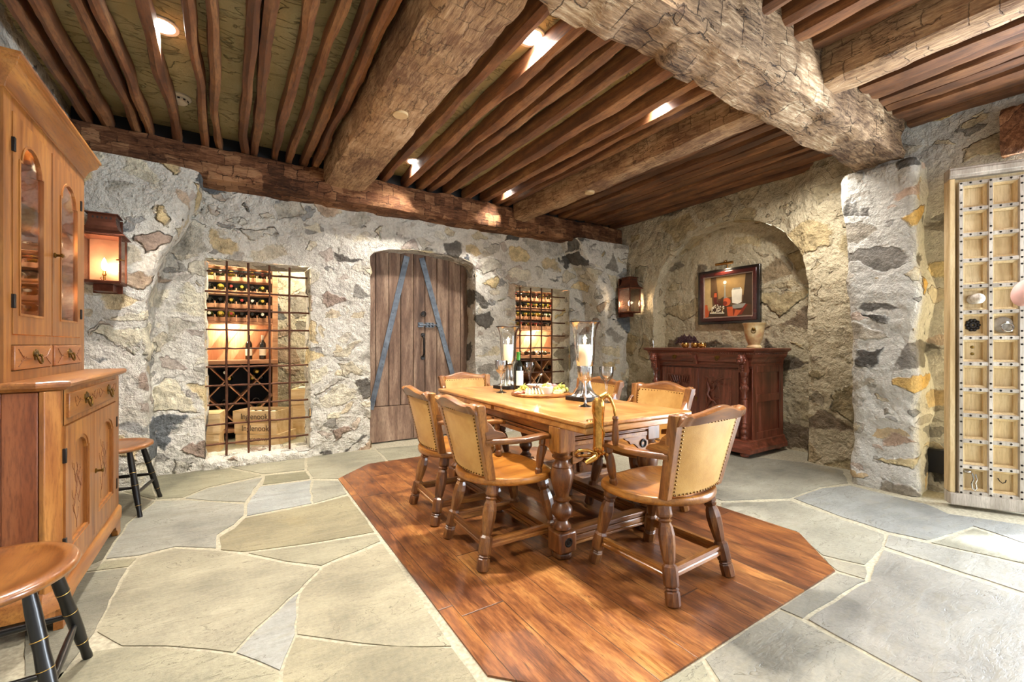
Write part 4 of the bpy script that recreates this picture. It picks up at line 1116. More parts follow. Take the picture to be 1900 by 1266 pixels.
def cupboard_door(y0, y1, z0, z1, x, seed, knob_side):
    lp = arch_loop(y0+.085, y1-.085, z0+.085, z1-.135, .065, 14, .018)
    out = rect_match(lp, y0, y1, z0, z1)
    mb = MB(); mb.ringplate(out, lp, 'x', x-.02, x+.008); d = P(mb, 'door', M['pine_z'], hu)
    mb = MB(); mb.ringplate(lp, shrink(lp, .014), 'x', x-.012, x+.004); mb.build('panel_moulding', M['pine_z'], d)
    mb = MB(); i2 = shrink(lp, .014); mb.prism(i2, 'x', x-.018, x-.008); mb.build('panel', M['pine_z'], d)
    mb = MB(); vine(mb, x-.0078, (y0+y1)/2-.02, z0+.12, z1-.19, seed); vine(mb, x-.0078, (y0+y1)/2+.045, z0+.22, z1-.23, seed+2); mb.build('inlay', M['inlay'], d)
    hy = y0 if knob_side > 0 else y1
    for z in (z0+.12, z1-.12):
        mb = MB(); mb.box(x-.005, x+.012, hy-.010, hy+.006, z-.03, z+.03); mb.build('hinge', M['blackiron'], d, bevel=.002)
    return d
d1 = cupboard_door(2.512, 2.958, .203, .812, XF, 1, 1)
d2 = cupboard_door(2.962, 3.468, .203, .812, XF, 4, -1)
def latch(x, y, z, d):
    mb = MB(); mb.lathe([(.013,0),(.013,.004),(.006,.008),(.006,.02),(.010,.026),(.009,.032),(.001,.034)], 16, T(x, y, z) @ RY(pi/2)); mb.tube([(x+.026, y-.012, z+.004), (x+.028, y+.012, z), (x+.026, y+.034, z+.006)], [.005,.006,.003], 8)
    mb.build('latch', M['brassdk'], d, smooth=True)
latch(XF+.008, 2.985, .515, d2)
# upper cabinet
U0, U1 = 2.435, 3.52
mb = MB(); mb.box(-1.05, XU-.018, U0, U0+.02, 1.004, 2.14); mb.box(-1.05, XU-.018, U1-.02, U1, 1.004, 2.14); mb.box(-1.05,-1.035,U0+.02,U1-.02,1.004,2.14)
mb.box(-1.035,XU-.018,U0+.02,U1-.02,2.12,2.14); mb.box(-1.035,XU-.018,U0+.02,U1-.02,1.175,1.19)
P(mb, 'upper_carcass', M['pine_z'], hu)
for z in (1.50, 1.77):
    mb = MB(); mb.box(-1.034, XU-.05, U0+.021, U1-.021, z-.009, z+.009); P(mb, 'shelf', M['pine_y'], hu)
front_frame(XU, U0, U1, 1.004, 2.14, [(2.51,2.955,1.19,2.075),(2.962,3.435,1.19,2.075),(2.505,2.945,1.045,1.15),(2.97,3.43,1.045,1.15)], 'upper_face_frame', M['pine_z'])
def glazed_door(y0, y1, hs):
    z0, z1 = 1.193, 2.072; x = XU
    w = y1-y0
    lp = arch_loop(y0+(.055 if hs > 0 else .11), y1-(.11 if hs > 0 else .065), z0+.075, z1-.17, .095, 16, .022)
    out = rect_match(lp, y0, y1, z0, z1)
    mb = MB(); mb.ringplate(out, lp, 'x', x-.008, x+.003); d = P(mb, 'glazed_door', M['pine_z'], hu)
    mb = MB(); mb.ringplate(lp, shrink(lp, .010), 'x', x-.006, x+.007); mb.build('glazing_bead', M['pine_z'], d)
    mb = MB(); mb.prism(shrink(lp, .004), 'x', x-.004, x-.002); mb.build('pane', M['pane'], d)
    hy = y0 if hs > 0 else y1
    for z in (z0+.13, z1-.13):
        mb = MB(); mb.box(x-.003, x+.010, hy-.008, hy+.010, z-.028, z+.028); mb.build('hinge', M['blackiron'], d, bevel=.002)
    return d
g1_ = glazed_door(2.512, 2.953, 1); g2_ = glazed_door(2.965, 3.432, -1)
latch(XU+.006, 2.985, 1.585, g2_)
for (a, b) in ((2.51, 2.94), (2.975, 3.425)):
    mb = MB(); mb.box(XU-.05, XU+.010, a, b, 1.048, 1.147); d = P(mb, 'small_drawer', M['pinedk'], hu, bevel=.004)
    c = (a+b)/2; pull(XU+.010, c, 1.105, hu, 1.05)
    mb = MB()
    for s in (-1, 1):
        twig(mb, [(c+s*.05,1.09),(c+s*.10,1.094),(c+s*.135,1.098),(c+s*.16,1.115),(c+s*.185,1.132)], XU+.0105, .0016)
        twig(mb, [(c+s*.12,1.096),(c+s*.15,1.08),(c+s*.185,1.062)], XU+.0105, .0016)
    mb.build('inlay', M['inlay'], d)
cor3 = lambda o: [(-1.05,U0-o),(XU+o,U0-o),(XU+o,U1+o),(-1.05,U1+o)]
P(moulding([(.002,2.128),(.006,2.13),(.006,2.142),(.010,2.148),(.014,2.162),(.022,2.178),(.034,2.192),(.046,2.204),(.050,2.210),(.050,2.218),(.056,2.222),(.056,2.232),(.064,2.238),(.064,2.25)], cor3), 'cornice', M['pine_y'], hu, bevel=.001)
# glassware kept in it
def stem_glass(name, loc, lb, k=1.0, mat=None, cat='glass', grp=None, bowl=None):
    mb = MB(); pr = bowl or [(.001,.004),(.030,.003),(.032,.001),(.031,0),(.030,.002),(.010,.006),(.004,.012),(.0035,.05),(.004,.068),(.010,.075),(.026,.090),(.034,.112),(.036,.130),(.033,.150),(.0318,.150),(.0345,.130),(.032,.112),(.024,.092),(.001,.08)]
    mb.lathe([(r*k, z*k) for r, z in pr], 24, cap=False); o = mb.build(name, mat or M['glass'], smooth=True, loc=loc, ang=60)
    tag(o, lb, cat, grp); return o
gz = 1.191
for i, (y, x, z, k) in enumerate(((2.60,-.83,gz,1.0),(2.67,-.90,gz,1.05),(2.735,-.82,gz,1.0),(2.80,-.89,gz,1.1),(2.64,-.80,1.510,1.1),(2.73,-.86,1.510,1.15))):
    lb = 'clear stemmed glass on the bottom shelf behind the left glass door of the dresser' if i < 4 else ('larger clear stemmed glass on the middle dresser shelf' if i == 4 else 'clear glass goblet behind the larger one on the middle dresser shelf')
    stem_glass('stem_glass', (x, y, z), lb, k, grp='glasses inside the dresser')
mb = MB(); mb.lathe([(.045,0),(.06,.03),(.062,.08),(.045,.12),(.022,.15),(.02,.17),(.03,.185)], 24); mb.tube([(0,.02,.165),(0,.06,.16),(0,.082,.12),(0,.075,.07),(0,.055,.045)], .006, 8)
o = mb.build('pitcher', M['greenglass'], smooth=True, loc=(-.86, 2.62, 1.779)); tag(o, 'dark green pitcher on the top shelf of the dresser', 'pitcher')
point(-.82, 2.68, 2.06, 6, (1, .72, .45), .03); point(-.82, 3.22, 2.06, 8, (1, .72, .45), .03); point(-.80, 3.35, 1.42, 5, (1, .72, .45), .03)
point(-.80, 3.35, 1.70, 5, (1, .72, .45), .03); point(-.80, 2.62, 1.70, 3, (1, .72, .45), .03)

# ---- carved sideboard --------------------------------------------------------
sb = empty('carved_sideboard', (4.78, 3.04, 0), 0, 'dark red carved sideboard with turned corner columns, standing in the arched niche', 'sideboard')
SX, SY0, SY1 = 4.48, 2.44, 3.64      # body front, ends
mb = MB(); mb.box(SX+.03, 5.12, SY0, SY1, .13, .93); P(mb, 'body', M['red_z'], sb, bevel=.003)
mb = MB()   # near end: frame around two panels
for (x0, x1, z0, z1) in ((4.50,4.585,.16,.93),(5.04,5.12,.16,.93),(4.585,5.04,.86,.93),(4.585,5.04,.55,.63),(4.585,5.04,.16,.24)): mb.box(x0, x1, SY0-.014, SY0, z0, z1)
P(mb, 'end_frame', M['red_z'], sb, bevel=.003)
cb = lambda o: [(5.13,SY0-.02-o),(SX-.07-o,SY0-.02-o),(SX-.07-o,SY1+.02+o),(5.13,SY1+.02+o)]
P(moulding([(.035,.045),(.035,.085),(.028,.092),(.024,.11),(.012,.125),(.008,.135),(.008,.155),(0,.162),(-.012,.17)], cb), 'plinth', M['red_y'], sb, bevel=.001)
for (x, y) in ((SX-.05, SY0+.03), (SX-.05, SY1-.03), (5.06, SY0+.03), (5.06, SY1-.03)):
    mb = MB(); mb.lathe([(.03,0),(.042,.008),(.046,.022),(.042,.038),(.034,.047)], 20, T(x, y, 0)); P(mb, 'bun_foot', M['red_z'], sb, smooth=True)
ct = lambda o: [(5.12,SY0-o),(SX-.0-o,SY0-o),(SX-.0-o,SY1+o),(5.12,SY1+o)]
P(moulding([(.0,.90),(.008,.905),(.008,.925),(.014,.93),(.016,.95),(.02,.955)], ct), 'frieze_moulding', M['red_y'], sb)
P(moulding([(.012,.955),(.018,.975),(.03,1.0),(.05,1.02),(.058,1.05),(.062,1.052),(.062,1.07),(.07,1.075),(.085,1.085),(.095,1.09),(.098,1.105),(.094,1.112),(.086,1.115)], ct), 'top', M['red_y'], sb)
mb = MB()   # rows of small carved leaves along the frieze
for i in range(54):
    y = SY0-.02+(SY1-SY0+.04)*i/53; mb.sphere((SX-.064, y, 1.058), (.008,.010,.009), 6, 4)
for i in range(22):
    x = 4.46+.62*i/21; mb.sphere((x, SY0-.064, 1.058), (.010,.008,.009), 6, 4)
P(mb, 'carved_beading', M['red_y'], sb, smooth=True)
for (a, b) in ((2.53, 3.01), (3.07, 3.55)):
    mb = MB(); mb.box(SX-.048, SX+.02, a, b, .965, 1.035); d = P(mb, 'drawer', M['red_y'], sb, bevel=.004)
    pull(SX-.050, (a+b)/2, 1.012, sb, .95, -1)
mb = MB(); mb.prism([(SX-.06,1.04),(SX-.085,1.035),(SX-.082,1.0),(SX-.055,.97),(SX-.05,.93),(SX-.02,.93),(SX-.02,1.04)], 'y', 3.018, 3.062); P(mb, 'corbel', M['red_z'], sb, bevel=.004)
def relief_door(y0, y1, kind):
    z0, z1 = .185, .885; x = SX
    lp = [(y0+.075, z0+.085+(z1-z0-.17)*i/6) for i in range(6)]+[(y0+.075+(y1-y0-.15)*i/6, z1-.085) for i in range(6)]+[(y1-.075, z1-.085-(z1-z0-.17)*i/6) for i in range(6)]+[(y1-.075-(y1-y0-.15)*i/6, z0+.085) for i in range(6)]
    out = rect_match(lp, y0, y1, z0, z1)
    mb = MB(); mb.ringplate(out, lp, 'x', x-.004, x+.03); d = P(mb, 'door', M['red_z'], sb)
    for k, dx in ((.012,.004),(.024,-.006)):
        mb = MB(); mb.ringplate(shrink(lp, k-.012), shrink(lp, k), 'x', x-.016+k*.5, x+.03); mb.build('door_moulding', M['red_z'], d)
    mb = MB(); c = (y0+y1)/2; xr = x-.002
    mb.prism(shrink(lp, .02), 'x', x+.004, x+.032)
    r_ = random.Random(kind)
    if kind == 1:    # house front with doorway and radiating canopy, figures
        for i in range(8): mb.tube([(xr-.002, c-.10+.026*i, .71), (xr-.012, c-.13+.036*i, .785)], .0065, 6)
        mb.box(xr-.008, xr, c-.05, c+.05, .45, .68); mb.box(xr-.014, xr, c-.012, c+.012, .45, .68)
        mb.lathe([(.02,0),(.018,.008),(.001,.012)], 14, T(xr-.004, c, .70) @ RY(-pi/2))
        for (yy, zz) in ((-.10,.36),(.09,.38),(-.06,.30),(.04,.31),(.10,.30)):
            mb.sphere((xr-.004, c+yy, zz), (.012,.016,.03), 10, 6); mb.sphere((xr-.006, c+yy, zz+.042), (.010,.011,.012), 8, 6)
    else:            # rigged boat, climbing figure, crowd
        mb.tube([(xr-.006, c+.02, .76), (xr-.004, c-.07, .46)], .004, 6); mb.tube([(xr-.006, c+.02, .76), (xr-.004, c+.16, .70)], .004, 6)
        mb.add([(xr-.003, c+.018, .75), (xr-.009, c-.05, .52), (xr-.006, c-.14, .50), (xr-.003, c-.15, .70)], [(0,1,2,3)])
        mb.tube([(xr-.006,c+.13,.74),(xr-.010,c+.10,.66),(xr-.012,c+.12,.60),(xr-.010,c+.08,.54),(xr-.008,c+.13,.47)], [.01,.018,.015,.012,.009], 8)
        mb.tube([(xr-.01,c+.11,.64),(xr-.012,c+.05,.66),(xr-.01,c+.03,.70)], .008, 8); mb.tube([(xr-.01,c+.10,.55),(xr-.012,c+.04,.53),(xr-.01,c+.02,.50)], .009, 8)
        mb.sphere((xr-.008, c+.10, .685), .014, 8, 6)
        for i in range(9):
            mb.sphere((xr-.006, c-.13+.032*i, .36+.02*r_.random()), (.018,.018,.034), 10, 6); mb.sphere((xr-.006, c-.13+.032*i, .41+.02*r_.random()), (.010,.012,.013), 8, 6)
        mb.tube([(xr-.004,c-.15,.30),(xr-.010,c-.05,.28),(xr-.010,c+.06,.28),(xr-.004,c+.16,.31)], .014, 8)
    for i in range(26): mb.sphere((xr-.001, c+r_.uniform(-.15,.15), r_.uniform(.29,.78)), (.012, r_.uniform(.008,.02), r_.uniform(.006,.016)), 8, 4)
    mb.build('relief_panel', M['red_z'], d, smooth=True)
    return d
relief_door(2.56, 3.02, 2); rd = relief_door(3.06, 3.52, 1)
mb = MB(); mb.box(SX-.012, SX+.03, 3.022, 3.058, .185, .885); st_ = P(mb, 'centre_stile', M['red_z'], sb, bevel=.003)
mb = MB(); mb.lathe([(.008,0),(.008,.01),(.013,.016),(.012,.024),(.001,.026)], 14, T(SX-.004, 3.045, .545) @ RY(-pi/2)); mb.tube([(SX-.02,3.045,.54),(SX-.024,3.045,.51)], .004, 8)
P(mb, 'knob', M['brassdk'], sb, smooth=True)
CP = [(.030,.165),(.034,.175),(.034,.195),(.022,.205),(.020,.22),(.030,.235),(.034,.25),(.028,.268),(.018,.28),(.026,.29),(.030,.305),(.022,.32),(.018,.335),(.026,.345),(.022,.355),(.027,.42),(.029,.50),(.028,.56),(.030,.575),(.024,.585),(.030,.60),(.024,.615),(.026,.63),(.022,.655),(.030,.675),(.037,.70),(.034,.725),(.024,.745),(.030,.755),(.024,.765),(.020,.79),(.030,.81),(.026,.82),(.036,.835),(.04,.85),(.04,.865)]
for y in (SY0+.045, SY1-.045):
    x = SX-.03; mb = MB(); mb.lathe(CP, 24, T(x, y, 0)); P(mb, 'column', M['red_z'], sb, smooth=True)
    mb = MB()
    for k in range(8): a = k*pi/4; mb.sphere((x+.035*cos(a), y+.035*sin(a), .70), (.010,.010,.02), 6, 4)
    P(mb, 'acanthus_knop', M['red_z'], sb, smooth=True)
    mb = MB()   # lion head bracket: brow, muzzle, mane and tapering neck
    mb.prism([(x-.045,.865),(x+.03,.865),(x+.03,1.05),(x-.06,1.05),(x-.075,.99),(x-.05,.93)], 'y', y-.035, y+.035)
    mb.sphere((x-.072, y, .995), (.030,.034,.042), 14, 8); mb.sphere((x-.098, y, .978), (.020,.018,.016), 12, 6)
    mb.sphere((x-.095, y, 1.008), (.012,.028,.008), 10, 6)
    for k in range(9): a = R(-30+30*k); mb.sphere((x-.058, y+.040*cos(a), .99+.044*sin(a)), (.016,.012,.014), 8, 6)
    for k in range(4): mb.sphere((x-.055+.006*k, y, .935-.02*k), (.018,.026-.003*k,.016), 10, 6)
    P(mb, 'lion_bracket', M['red_z'], sb, smooth=True, ang=50)

# ---- things on the sideboard --------------------------------------------------
ZS = 1.115
ur = empty('urn', (4.74, 2.54, ZS), 0, 'mottled cream terracotta urn with ring handles on the right end of the sideboard', 'urn')
mb = MB(); mb.lathe([(.001,.0),(.072,0),(.074,.012),(.066,.024),(.058,.034),(.062,.05),(.078,.09),(.090,.14),(.097,.20),(.102,.245),(.112,.258),(.114,.268),(.106,.270),(.100,.262),(.094,.20),(.07,.09),(.001,.06)], 40, cap=False); mb.build('pot', M['urn'], ur, smooth=True)
for k, a in enumerate((R(205), R(25))):
    mb = MB(); c = Vector((.097*cos(a), .097*sin(a), .20)); Mt = T(*c) @ RZ(a) @ RY(pi/2)
    mb.lathe([(.020,0),(.018,.006),(.010,.012),(.001,.014)], 14, Mt)
    ring = [Mt @ Vector((.022*cos(q)+.020, .022*sin(q), .012)) for q in [2*pi*i/20 for i in range(21)]]; mb.tube(ring, .004, 8)
    mb.build('ring_handle', M['brassdk'], ur, smooth=True)
bw = empty('berry_bowl', (4.70, 3.34, ZS), 0, 'low pale bowl heaped with dark dried berry clusters on the left of the sideboard', 'centrepiece')
mb = MB(); mb.lathe([(.001,.0),(.05,0),(.055,.006),(.085,.035),(.095,.055),(.090,.056),(.078,.036),(.05,.012),(.001,.01)], 32, cap=False); mb.build('bowl', M['white'], bw, smooth=True)
mb = MB(); rb = random.Random(3)
for i in range(260):
    a = rb.uniform(0, 2*pi); rr = .135*sqrt(rb.random()); h = .065+.095*(1-(rr/.16)**2)*rb.random()-max(0, rr-.10)*.8
    x, y = rr*cos(a)*.8, rr*sin(a)*1.1; s = rb.uniform(.006,.0095); mb.sphere((x, y, max(.012, h)), (s, s, s*1.3), 6, 4)
for i in range(30):
    a = rb.uniform(0, 2*pi); r1 = rb.uniform(.08,.15); mb.tube([(.02*cos(a), .02*sin(a), .06), (r1*.6*cos(a)*.8, r1*.7*sin(a), .115), (r1*cos(a)*.8, r1*1.1*sin(a), rb.uniform(.06,.15))], [.002,.0016,.0008], 5)
mb.build('berries', M['berry'], bw, smooth=True)['kind'] = 'stuff'
vo = empty('votive_holder', (0,0,0), 0, 'gold mosaic votive holder', 'candle holder', 'gold votives on the sideboard')
mb = MB(); mb.lathe([(.001,.001),(.028,0),(.036,.012),(.040,.030),(.037,.048),(.030,.058),(.028,.057),(.035,.046),(.037,.030),(.033,.014),(.001,.008)], 28, cap=False); mb.build('cup', M['brass'], vo, smooth=True)
mb = MB()
for j in range(3):
    for k in range(12):
        a = 2*pi*(k+.5*(j % 2))/12; r_ = (.0365,.040,.0375)[j]; mb.sphere((r_*cos(a), r_*sin(a), (.014,.029,.044)[j]), (.0065,.0065,.0055), 8, 6)
mb.build('studs', M['brass'], vo, smooth=True)
mb = MB(); mb.lathe([(.026,.008),(.026,.042),(.001,.044)], 20); mb.build('wax', M['wax'], vo, smooth=True)
vs_ = [(4.50, 3.215, 'gold studded votive nearest the berry bowl'), (4.50, 3.09, 'gold studded votive, middle of the three on the sideboard'), (4.51, 3.005, 'gold studded votive nearest the urn')]
for i, (x, y, lb) in enumerate(vs_):
    o = vo if i == 0 else copy_tree(vo); o.location = (x, y, ZS); o['label'] = lb

# ---- wall lanterns -------------------------------------------------------------
def make_lantern():
    t = empty('wall_lantern', (0,0,0), 0, 'lantern', 'lantern', 'copper wall lanterns')
    w, d, z0, z1 = .105, .105, 0.0, .355      # half width, half depth; y+ is the wall side
    mb = MB(); mb.box(-.085,.085,.118,.128,-.06,.50); mb.build('backplate', M['copper'], t, bevel=.003)
    mb = MB()
    for sx in (-1, 1):
        for sy in (-1, 1): mb.box(sx*w-.007, sx*w+.007, sy*d-.007, sy*d+.007, z0, z1)
    for z in (z0, z1-.016):
        for s in (-1, 1): mb.box(-w, w, s*d-.006, s*d+.006, z, z+.016); mb.box(s*w-.006, s*w+.006, -d, d, z, z+.016)
    mb.build('frame', M['copper'], t, bevel=.002)
    mb = MB(); mb.box(-w, w, -d, d, z0-.004, z0+.004); mb.box(-.055,.055,-.03,.118,z0-.055,z0-.004); mb.build('base', M['copper'], t, bevel=.002)
    mb = MB(); mb.box(-w+.007, w-.007, d-.012, d-.008, z0+.01, z1-.01); mb.build('reflector', M['copperin'], t)
    for (a, b, c, e) in ((-w+.007, w-.007, -d-.001, -d+.001), (-w-.001, -w+.001, -d+.007, d-.012), (w-.001, w+.001, -d+.007, d-.012)):
        mb = MB(); mb.box(a, b, c, e, z0+.014, z1-.014); mb.build('pane', M['pane'], t)
    # roof: flared eave, concave neck, vented collar, cap
    mb = MB(); prof = [(w+.032, z1-.012), (w+.028, z1-.002), (w-.005, z1+.028), (w-.020, z1+.055), (w-.028, z1+.09), (w-.030, z1+.13), (w-.030, z1+.145)]
    lv = [[(s, q) for s, q in ((-1,-1),(1,-1),(1,1),(-1,1))]]
    vs = []; 
    for r_, z in prof: vs += [(-r_,-r_,z),(r_,-r_,z),(r_,min(r_, d+.012),z),(-r_,min(r_, d+.012),z)]
    mb.add(vs, [(i*4+k, i*4+(k+1) % 4, (i+1)*4+(k+1) % 4, (i+1)*4+k) for i in range(len(prof)-1) for k in range(4)]+[(0,1,2,3)])
    rf = mb.build('roof', M['copper'], t)
    r_ = w-.014; mb = MB(); mb.box(-r_, r_, -r_, r_, z1+.145, z1+.152); mb.add([(-r_,-r_,z1+.152),(r_,-r_,z1+.152),(r_,r_,z1+.152),(-r_,r_,z1+.152),(0,0,z1+.172)], [(0,1,4),(1,2,4),(2,3,4),(3,0,4)])
    mb.build('cap', M['copper'], t)
    mb = MB(); q = w-.0295
    for k in range(5):
        for (dx, dy, ax) in ((0,-1,0), (1,0,1), (-1,0,1)):
            o_ = -.048+.024*k; cx, cy = (o_, -q-.0008) if not ax else (dx*(q+.0008), o_)
            Mt = T(cx, cy, z1+.118) @ (RX(pi/2) if not ax else RY(pi/2))
            mb.lathe([(.0001,0),(.0062,.0003)], 12, Mt @ Matrix.Diagonal((1,1.5,1,1)) if not ax else Mt @ Matrix.Diagonal((1.5,1,1,1)), cap=False)
    mb.build('vent_hole', M['darkbox'], rf)
    mb = MB()
    for k in range(6):
        for s in (-1, 1): mb.sphere((s*(w-.004), -d-.007, z0+.02+(z1-.04)*k/5), .0028, 6, 4)
    for k in range(4):
        for s in (-1, 1):
            mb.sphere((s*(w-.012-.005*k), -(w-.006-.006*k), z1+.032+.028*k), .003, 6, 4)
    mb.build('rivet', M['silver'], t, smooth=True)
    mb = MB(); mb.tube([(w+.006,-d-.008,.17),(w+.03,-d-.012,.165)], .003, 8); mb.tube([(w-.02,-d-.010,.168),(w+.006,-d-.010,.17)], .0045, 8); mb.sphere((w+.004,-d-.010,.17), .008, 8, 6); mb.build('catch', M['brass'], t, smooth=True)
    mb = MB(); mb.lathe([(.020,.004),(.018,.008),(.008,.014),(.008,.06),(.013,.065),(.013,.075),(.009,.08),(.009,.10)], 16); mb.tube([(-.012,0,.03),(-.022,0,.042),(-.012,0,.05)], .003, 6); c = mb.build('candle_socket', M['brass'], t, smooth=True)
    mb = MB(); mb.lathe([(.006,.10),(.013,.115),(.017,.135),(.015,.155),(.008,.175),(.001,.192)], 16); mb.build('bulb', M['bulb'], c, smooth=True)
    return t
l1 = make_lantern(); l2 = copy_tree(l1)
l1.location = (-.785, 4.345, 1.60); l1['label'] = 'copper wall lantern with a glowing bulb beside the dresser'
l2.location = (4.80, 4.345, 1.605); l2['label'] = 'copper wall lantern in the far right corner, left of the painting'
for x in (-.785, 4.80): point(x, 4.30, 1.75, 4.5, (1, .76, .52), .02)

# ---- painting -------------------------------------------------------------------
pt = empty('framed_painting', (5.16, 3.08, 1.75), 0, 'still life painting in a dark red lacquered frame hung in the arched niche', 'painting')
PY, PZ = .395, .34
def frame_ring(a, b, x0, x1, name, mat):
    o_ = [(-a[0],-a[1]),(a[0],-a[1]),(a[0],a[1]),(-a[0],a[1])]; i_ = [(-b[0],-b[1]),(b[0],-b[1]),(b[0],b[1]),(-b[0],b[1])]
    mb = MB(); mb.ringplate(o_, i_, 'x', x0, x1); return mb.build(name, mat, pt, bevel=.004)
frame_ring((PY,PZ),(PY-.035,PZ-.035), -.03, .015, 'outer_frame', M['frame_blk'])
frame_ring((PY-.033,PZ-.033),(PY-.075,PZ-.075), -.042, .01, 'inner_frame', M['frame_red'])
frame_ring((PY-.074,PZ-.074),(PY-.088,PZ-.088), -.032, .01, 'slip', M['frame_slv'])
def pm(h, r=.35): return plain('paint_'+h, hx(h), r, 0, .12, 14)
pcol = ['#5d452c', '#8f7146', '#4a3320', '#d8d2c2', '#8c8a80', '#c0582e', '#5a1e18', '#e3dcc0', '#3a2a1c', '#b59a68', '#7a2c1c']
canvas = MB(); mats_ = [pm(c) for c in pcol]
A_, B_ = PY-.085, PZ-.085
def cy(u): return A_-2*A_*u       # u 0 left .. 1 right as seen from the room
def cz(v): return -B_+2*B_*v
lay = [0]
def patch(pts, mi):
    lay[0] += 1; x = -.012-.00022*lay[0]; vs = [(x, cy(u), cz(v)) for u, v in pts]; canvas.add(vs, [tuple(range(len(vs)))], None, mi)
def disc(u, v, r, mi, s=1.0): patch([(u+r*cos(2*pi*i/18), v+r*s*sin(2*pi*i/18)) for i in range(18)], mi)
patch([(0,0),(1,0),(1,1),(0,1)], 0); patch([(0,.32),(.13,.32),(.13,1),(0,1)], 9); patch([(.3,.45),(.85,.5),(.9,1),(.25,1)], 1); patch([(.80,.3),(1,.25),(1,1),(.86,1)], 8); patch([(0,0),(1,0),(1,.26),(0,.3)], 2)
patch([(.0,.0),(.08,.02),(.12,.22),(.03,.34),(0,.3)], 5); patch([(.06,.3),(.10,.5),(.16,.5),(.18,.2),(.08,.16)], 9)
patch([(.38,.46),(.42,.50),(.43,.72),(.41,.78),(.47,.78),(.45,.72),(.46,.5),(.51,.44),(.48,.36),(.40,.36)], 4); disc(.44,.84,.035,3,1.2)
patch([(.59,.33),(.58,.62),(.61,.68),(.76,.68),(.79,.62),(.78,.33),(.70,.29)], 3); patch([(.61,.64),(.76,.64),(.75,.68),(.62,.68)], 4)
patch([(.20,.42),(.21,.62),(.27,.62),(.27,.42),(.245,.30),(.23,.30)], 6); patch([(.205,.5),(.27,.5),(.265,.6),(.215,.6)], 5)
disc(.47,.36,.09,5,1.1); disc(.44,.33,.05,10,1.1)
patch([(.30,.30),(.36,.46),(.42,.5),(.40,.3)], 2); patch([(.58,.18),(.84,.2),(.86,.30),(.60,.28)], 4); patch([(.5,.02),(.62,.0),(.6,.24),(.48,.24)], 5); patch([(.62,.02),(.78,.04),(.90,.26),(.86,.28),(.74,.12),(.62,.2)], 10); patch([(.62,.0),(.68,.0),(.78,.14),(.66,.16)], 5)
patch([(.10,.06),(.44,.04),(.46,.14),(.12,.16)], 8); patch([(.12,.10),(.43,.08),(.43,.11),(.12,.13)], 7)
rp = random.Random(2)
for i in range(46):
    u = .16+.26*rp.random(); v = .10+.22*rp.random()*(1-abs(u-.28)*2); disc(u, v, .014, 7 if rp.random() < .75 else 9, 1.2)
for i in range(16): disc(.27+.1*rp.random(), .28+.12*rp.random(), .012, 6, 1.2)
canvas.build('canvas', mats_, pt)
lp_ = empty('picture_lamp', (5.12, 3.10, 2.15), 0, 'brass picture lamp over the still life painting', 'picture lamp')
mb = MB(); mb.tube([(-.02,-.11,0),(-.02,.11,0)], .017, 14); mb.build('shade', M['brass'], lp_, smooth=True)
mb = MB(); mb.tube([(.07,0,-.10),(.05,0,.02),(.02,0,.045),(-.02,0,.02)], .006, 8); mb.build('arm', M['brass'], lp_, smooth=True)
spot(5.09, 3.10, 2.125, 5.17, 3.08, 1.6, 14, (1, .85, .6), 150, .8, .05)
# ------------------------------------------------------------------ arched plank door
DY = 5.15
dr_ = empty('door_1', ((DR[0]+DR[1])/2, DY, 0)); dr_['kind'] = 'structure'
def D(mb, name, mat, par=None, **kw):
    if par is None: return mb.build(name, mat, dr_, loc=tuple(-c for c in dr_.location), **kw)
    return mb.build(name, mat, par, **kw)
SEAM = 1.875
for (a, b, n) in ((DR[0]-.03, SEAM, 4), (SEAM, DR[1]+.03, 5)):
    mb = MB(); rr = random.Random(int(a*100)); cuts = [a]
    ws = [rr.uniform(.8, 1.3) for _ in range(n)]; s = sum(ws)
    for w_ in ws: cuts.append(cuts[-1]+(b-a)*w_/s)
    for p, q in zip(cuts, cuts[1:]):
        p2, q2 = p+.003, q-.003; m_ = 4
        pr = [(p2, .43)]+[(q2, .43)]+[(q2+(p2-q2)*i/m_, darch(min(max(q2+(p2-q2)*i/m_, DR[0]), DR[1]))+.03) for i in range(m_+1)]
        mb.prism(pr, 'y', DY-.022+rr.uniform(-.002, .002), DY+.03)
    leaf = D(mb, 'door_leaf', M['door'], bevel=.004)
    mb = MB(); mb.box(a+.003, b-.003, DY-.026, DY+.03, .01, .424); mb.build('kick_board', M['door'], leaf, bevel=.004)
    mb = MB(); mb.box(a+.003, b-.003, DY+.028, DY+.034, .0, 2.26); mb.build('backing', M['darkbox'], leaf)
def strap(x0, z0, x1, z1):
    mb = MB(); a, b = Vector((x0, DY-.028, z0)), Vector((x1, DY-.028, z1)); d = (b-a).normalized(); s = Vector((d.z, 0, -d.x)); n = 14
    vs = []
    for i in range(n+1):
        p = a.lerp(b, i/n); w = .036-.006*i/n
        for (k, y) in ((-w, 0), (w, 0), (w, -.006), (-w, -.006)): vs.append((p.x+s.x*k, p.y+y, p.z+s.z*k))
    fs = [(i*4+k, i*4+(k+1) % 4, (i+1)*4+(k+1) % 4, (i+1)*4+k) for i in range(n) for k in range(4)]+[(3,2,1,0), tuple(n*4+k for k in range(4))]
    mb.add(vs, fs); o = D(mb, 'strap', M['iron'], bevel=.002)
    mb = MB()
    for i in range(9):
        p = a.lerp(b, (i+.4)/9); mb.sphere((p.x+s.x*(.010 if i % 2 else -.010), p.y-.006, p.z), (.009, .005, .009), 8, 4)
    mb.build('strap_nail', M['iron'], o, smooth=True)
strap(1.79, 2.22, 1.36, .40); strap(1.975, 2.22, 2.50, .40)
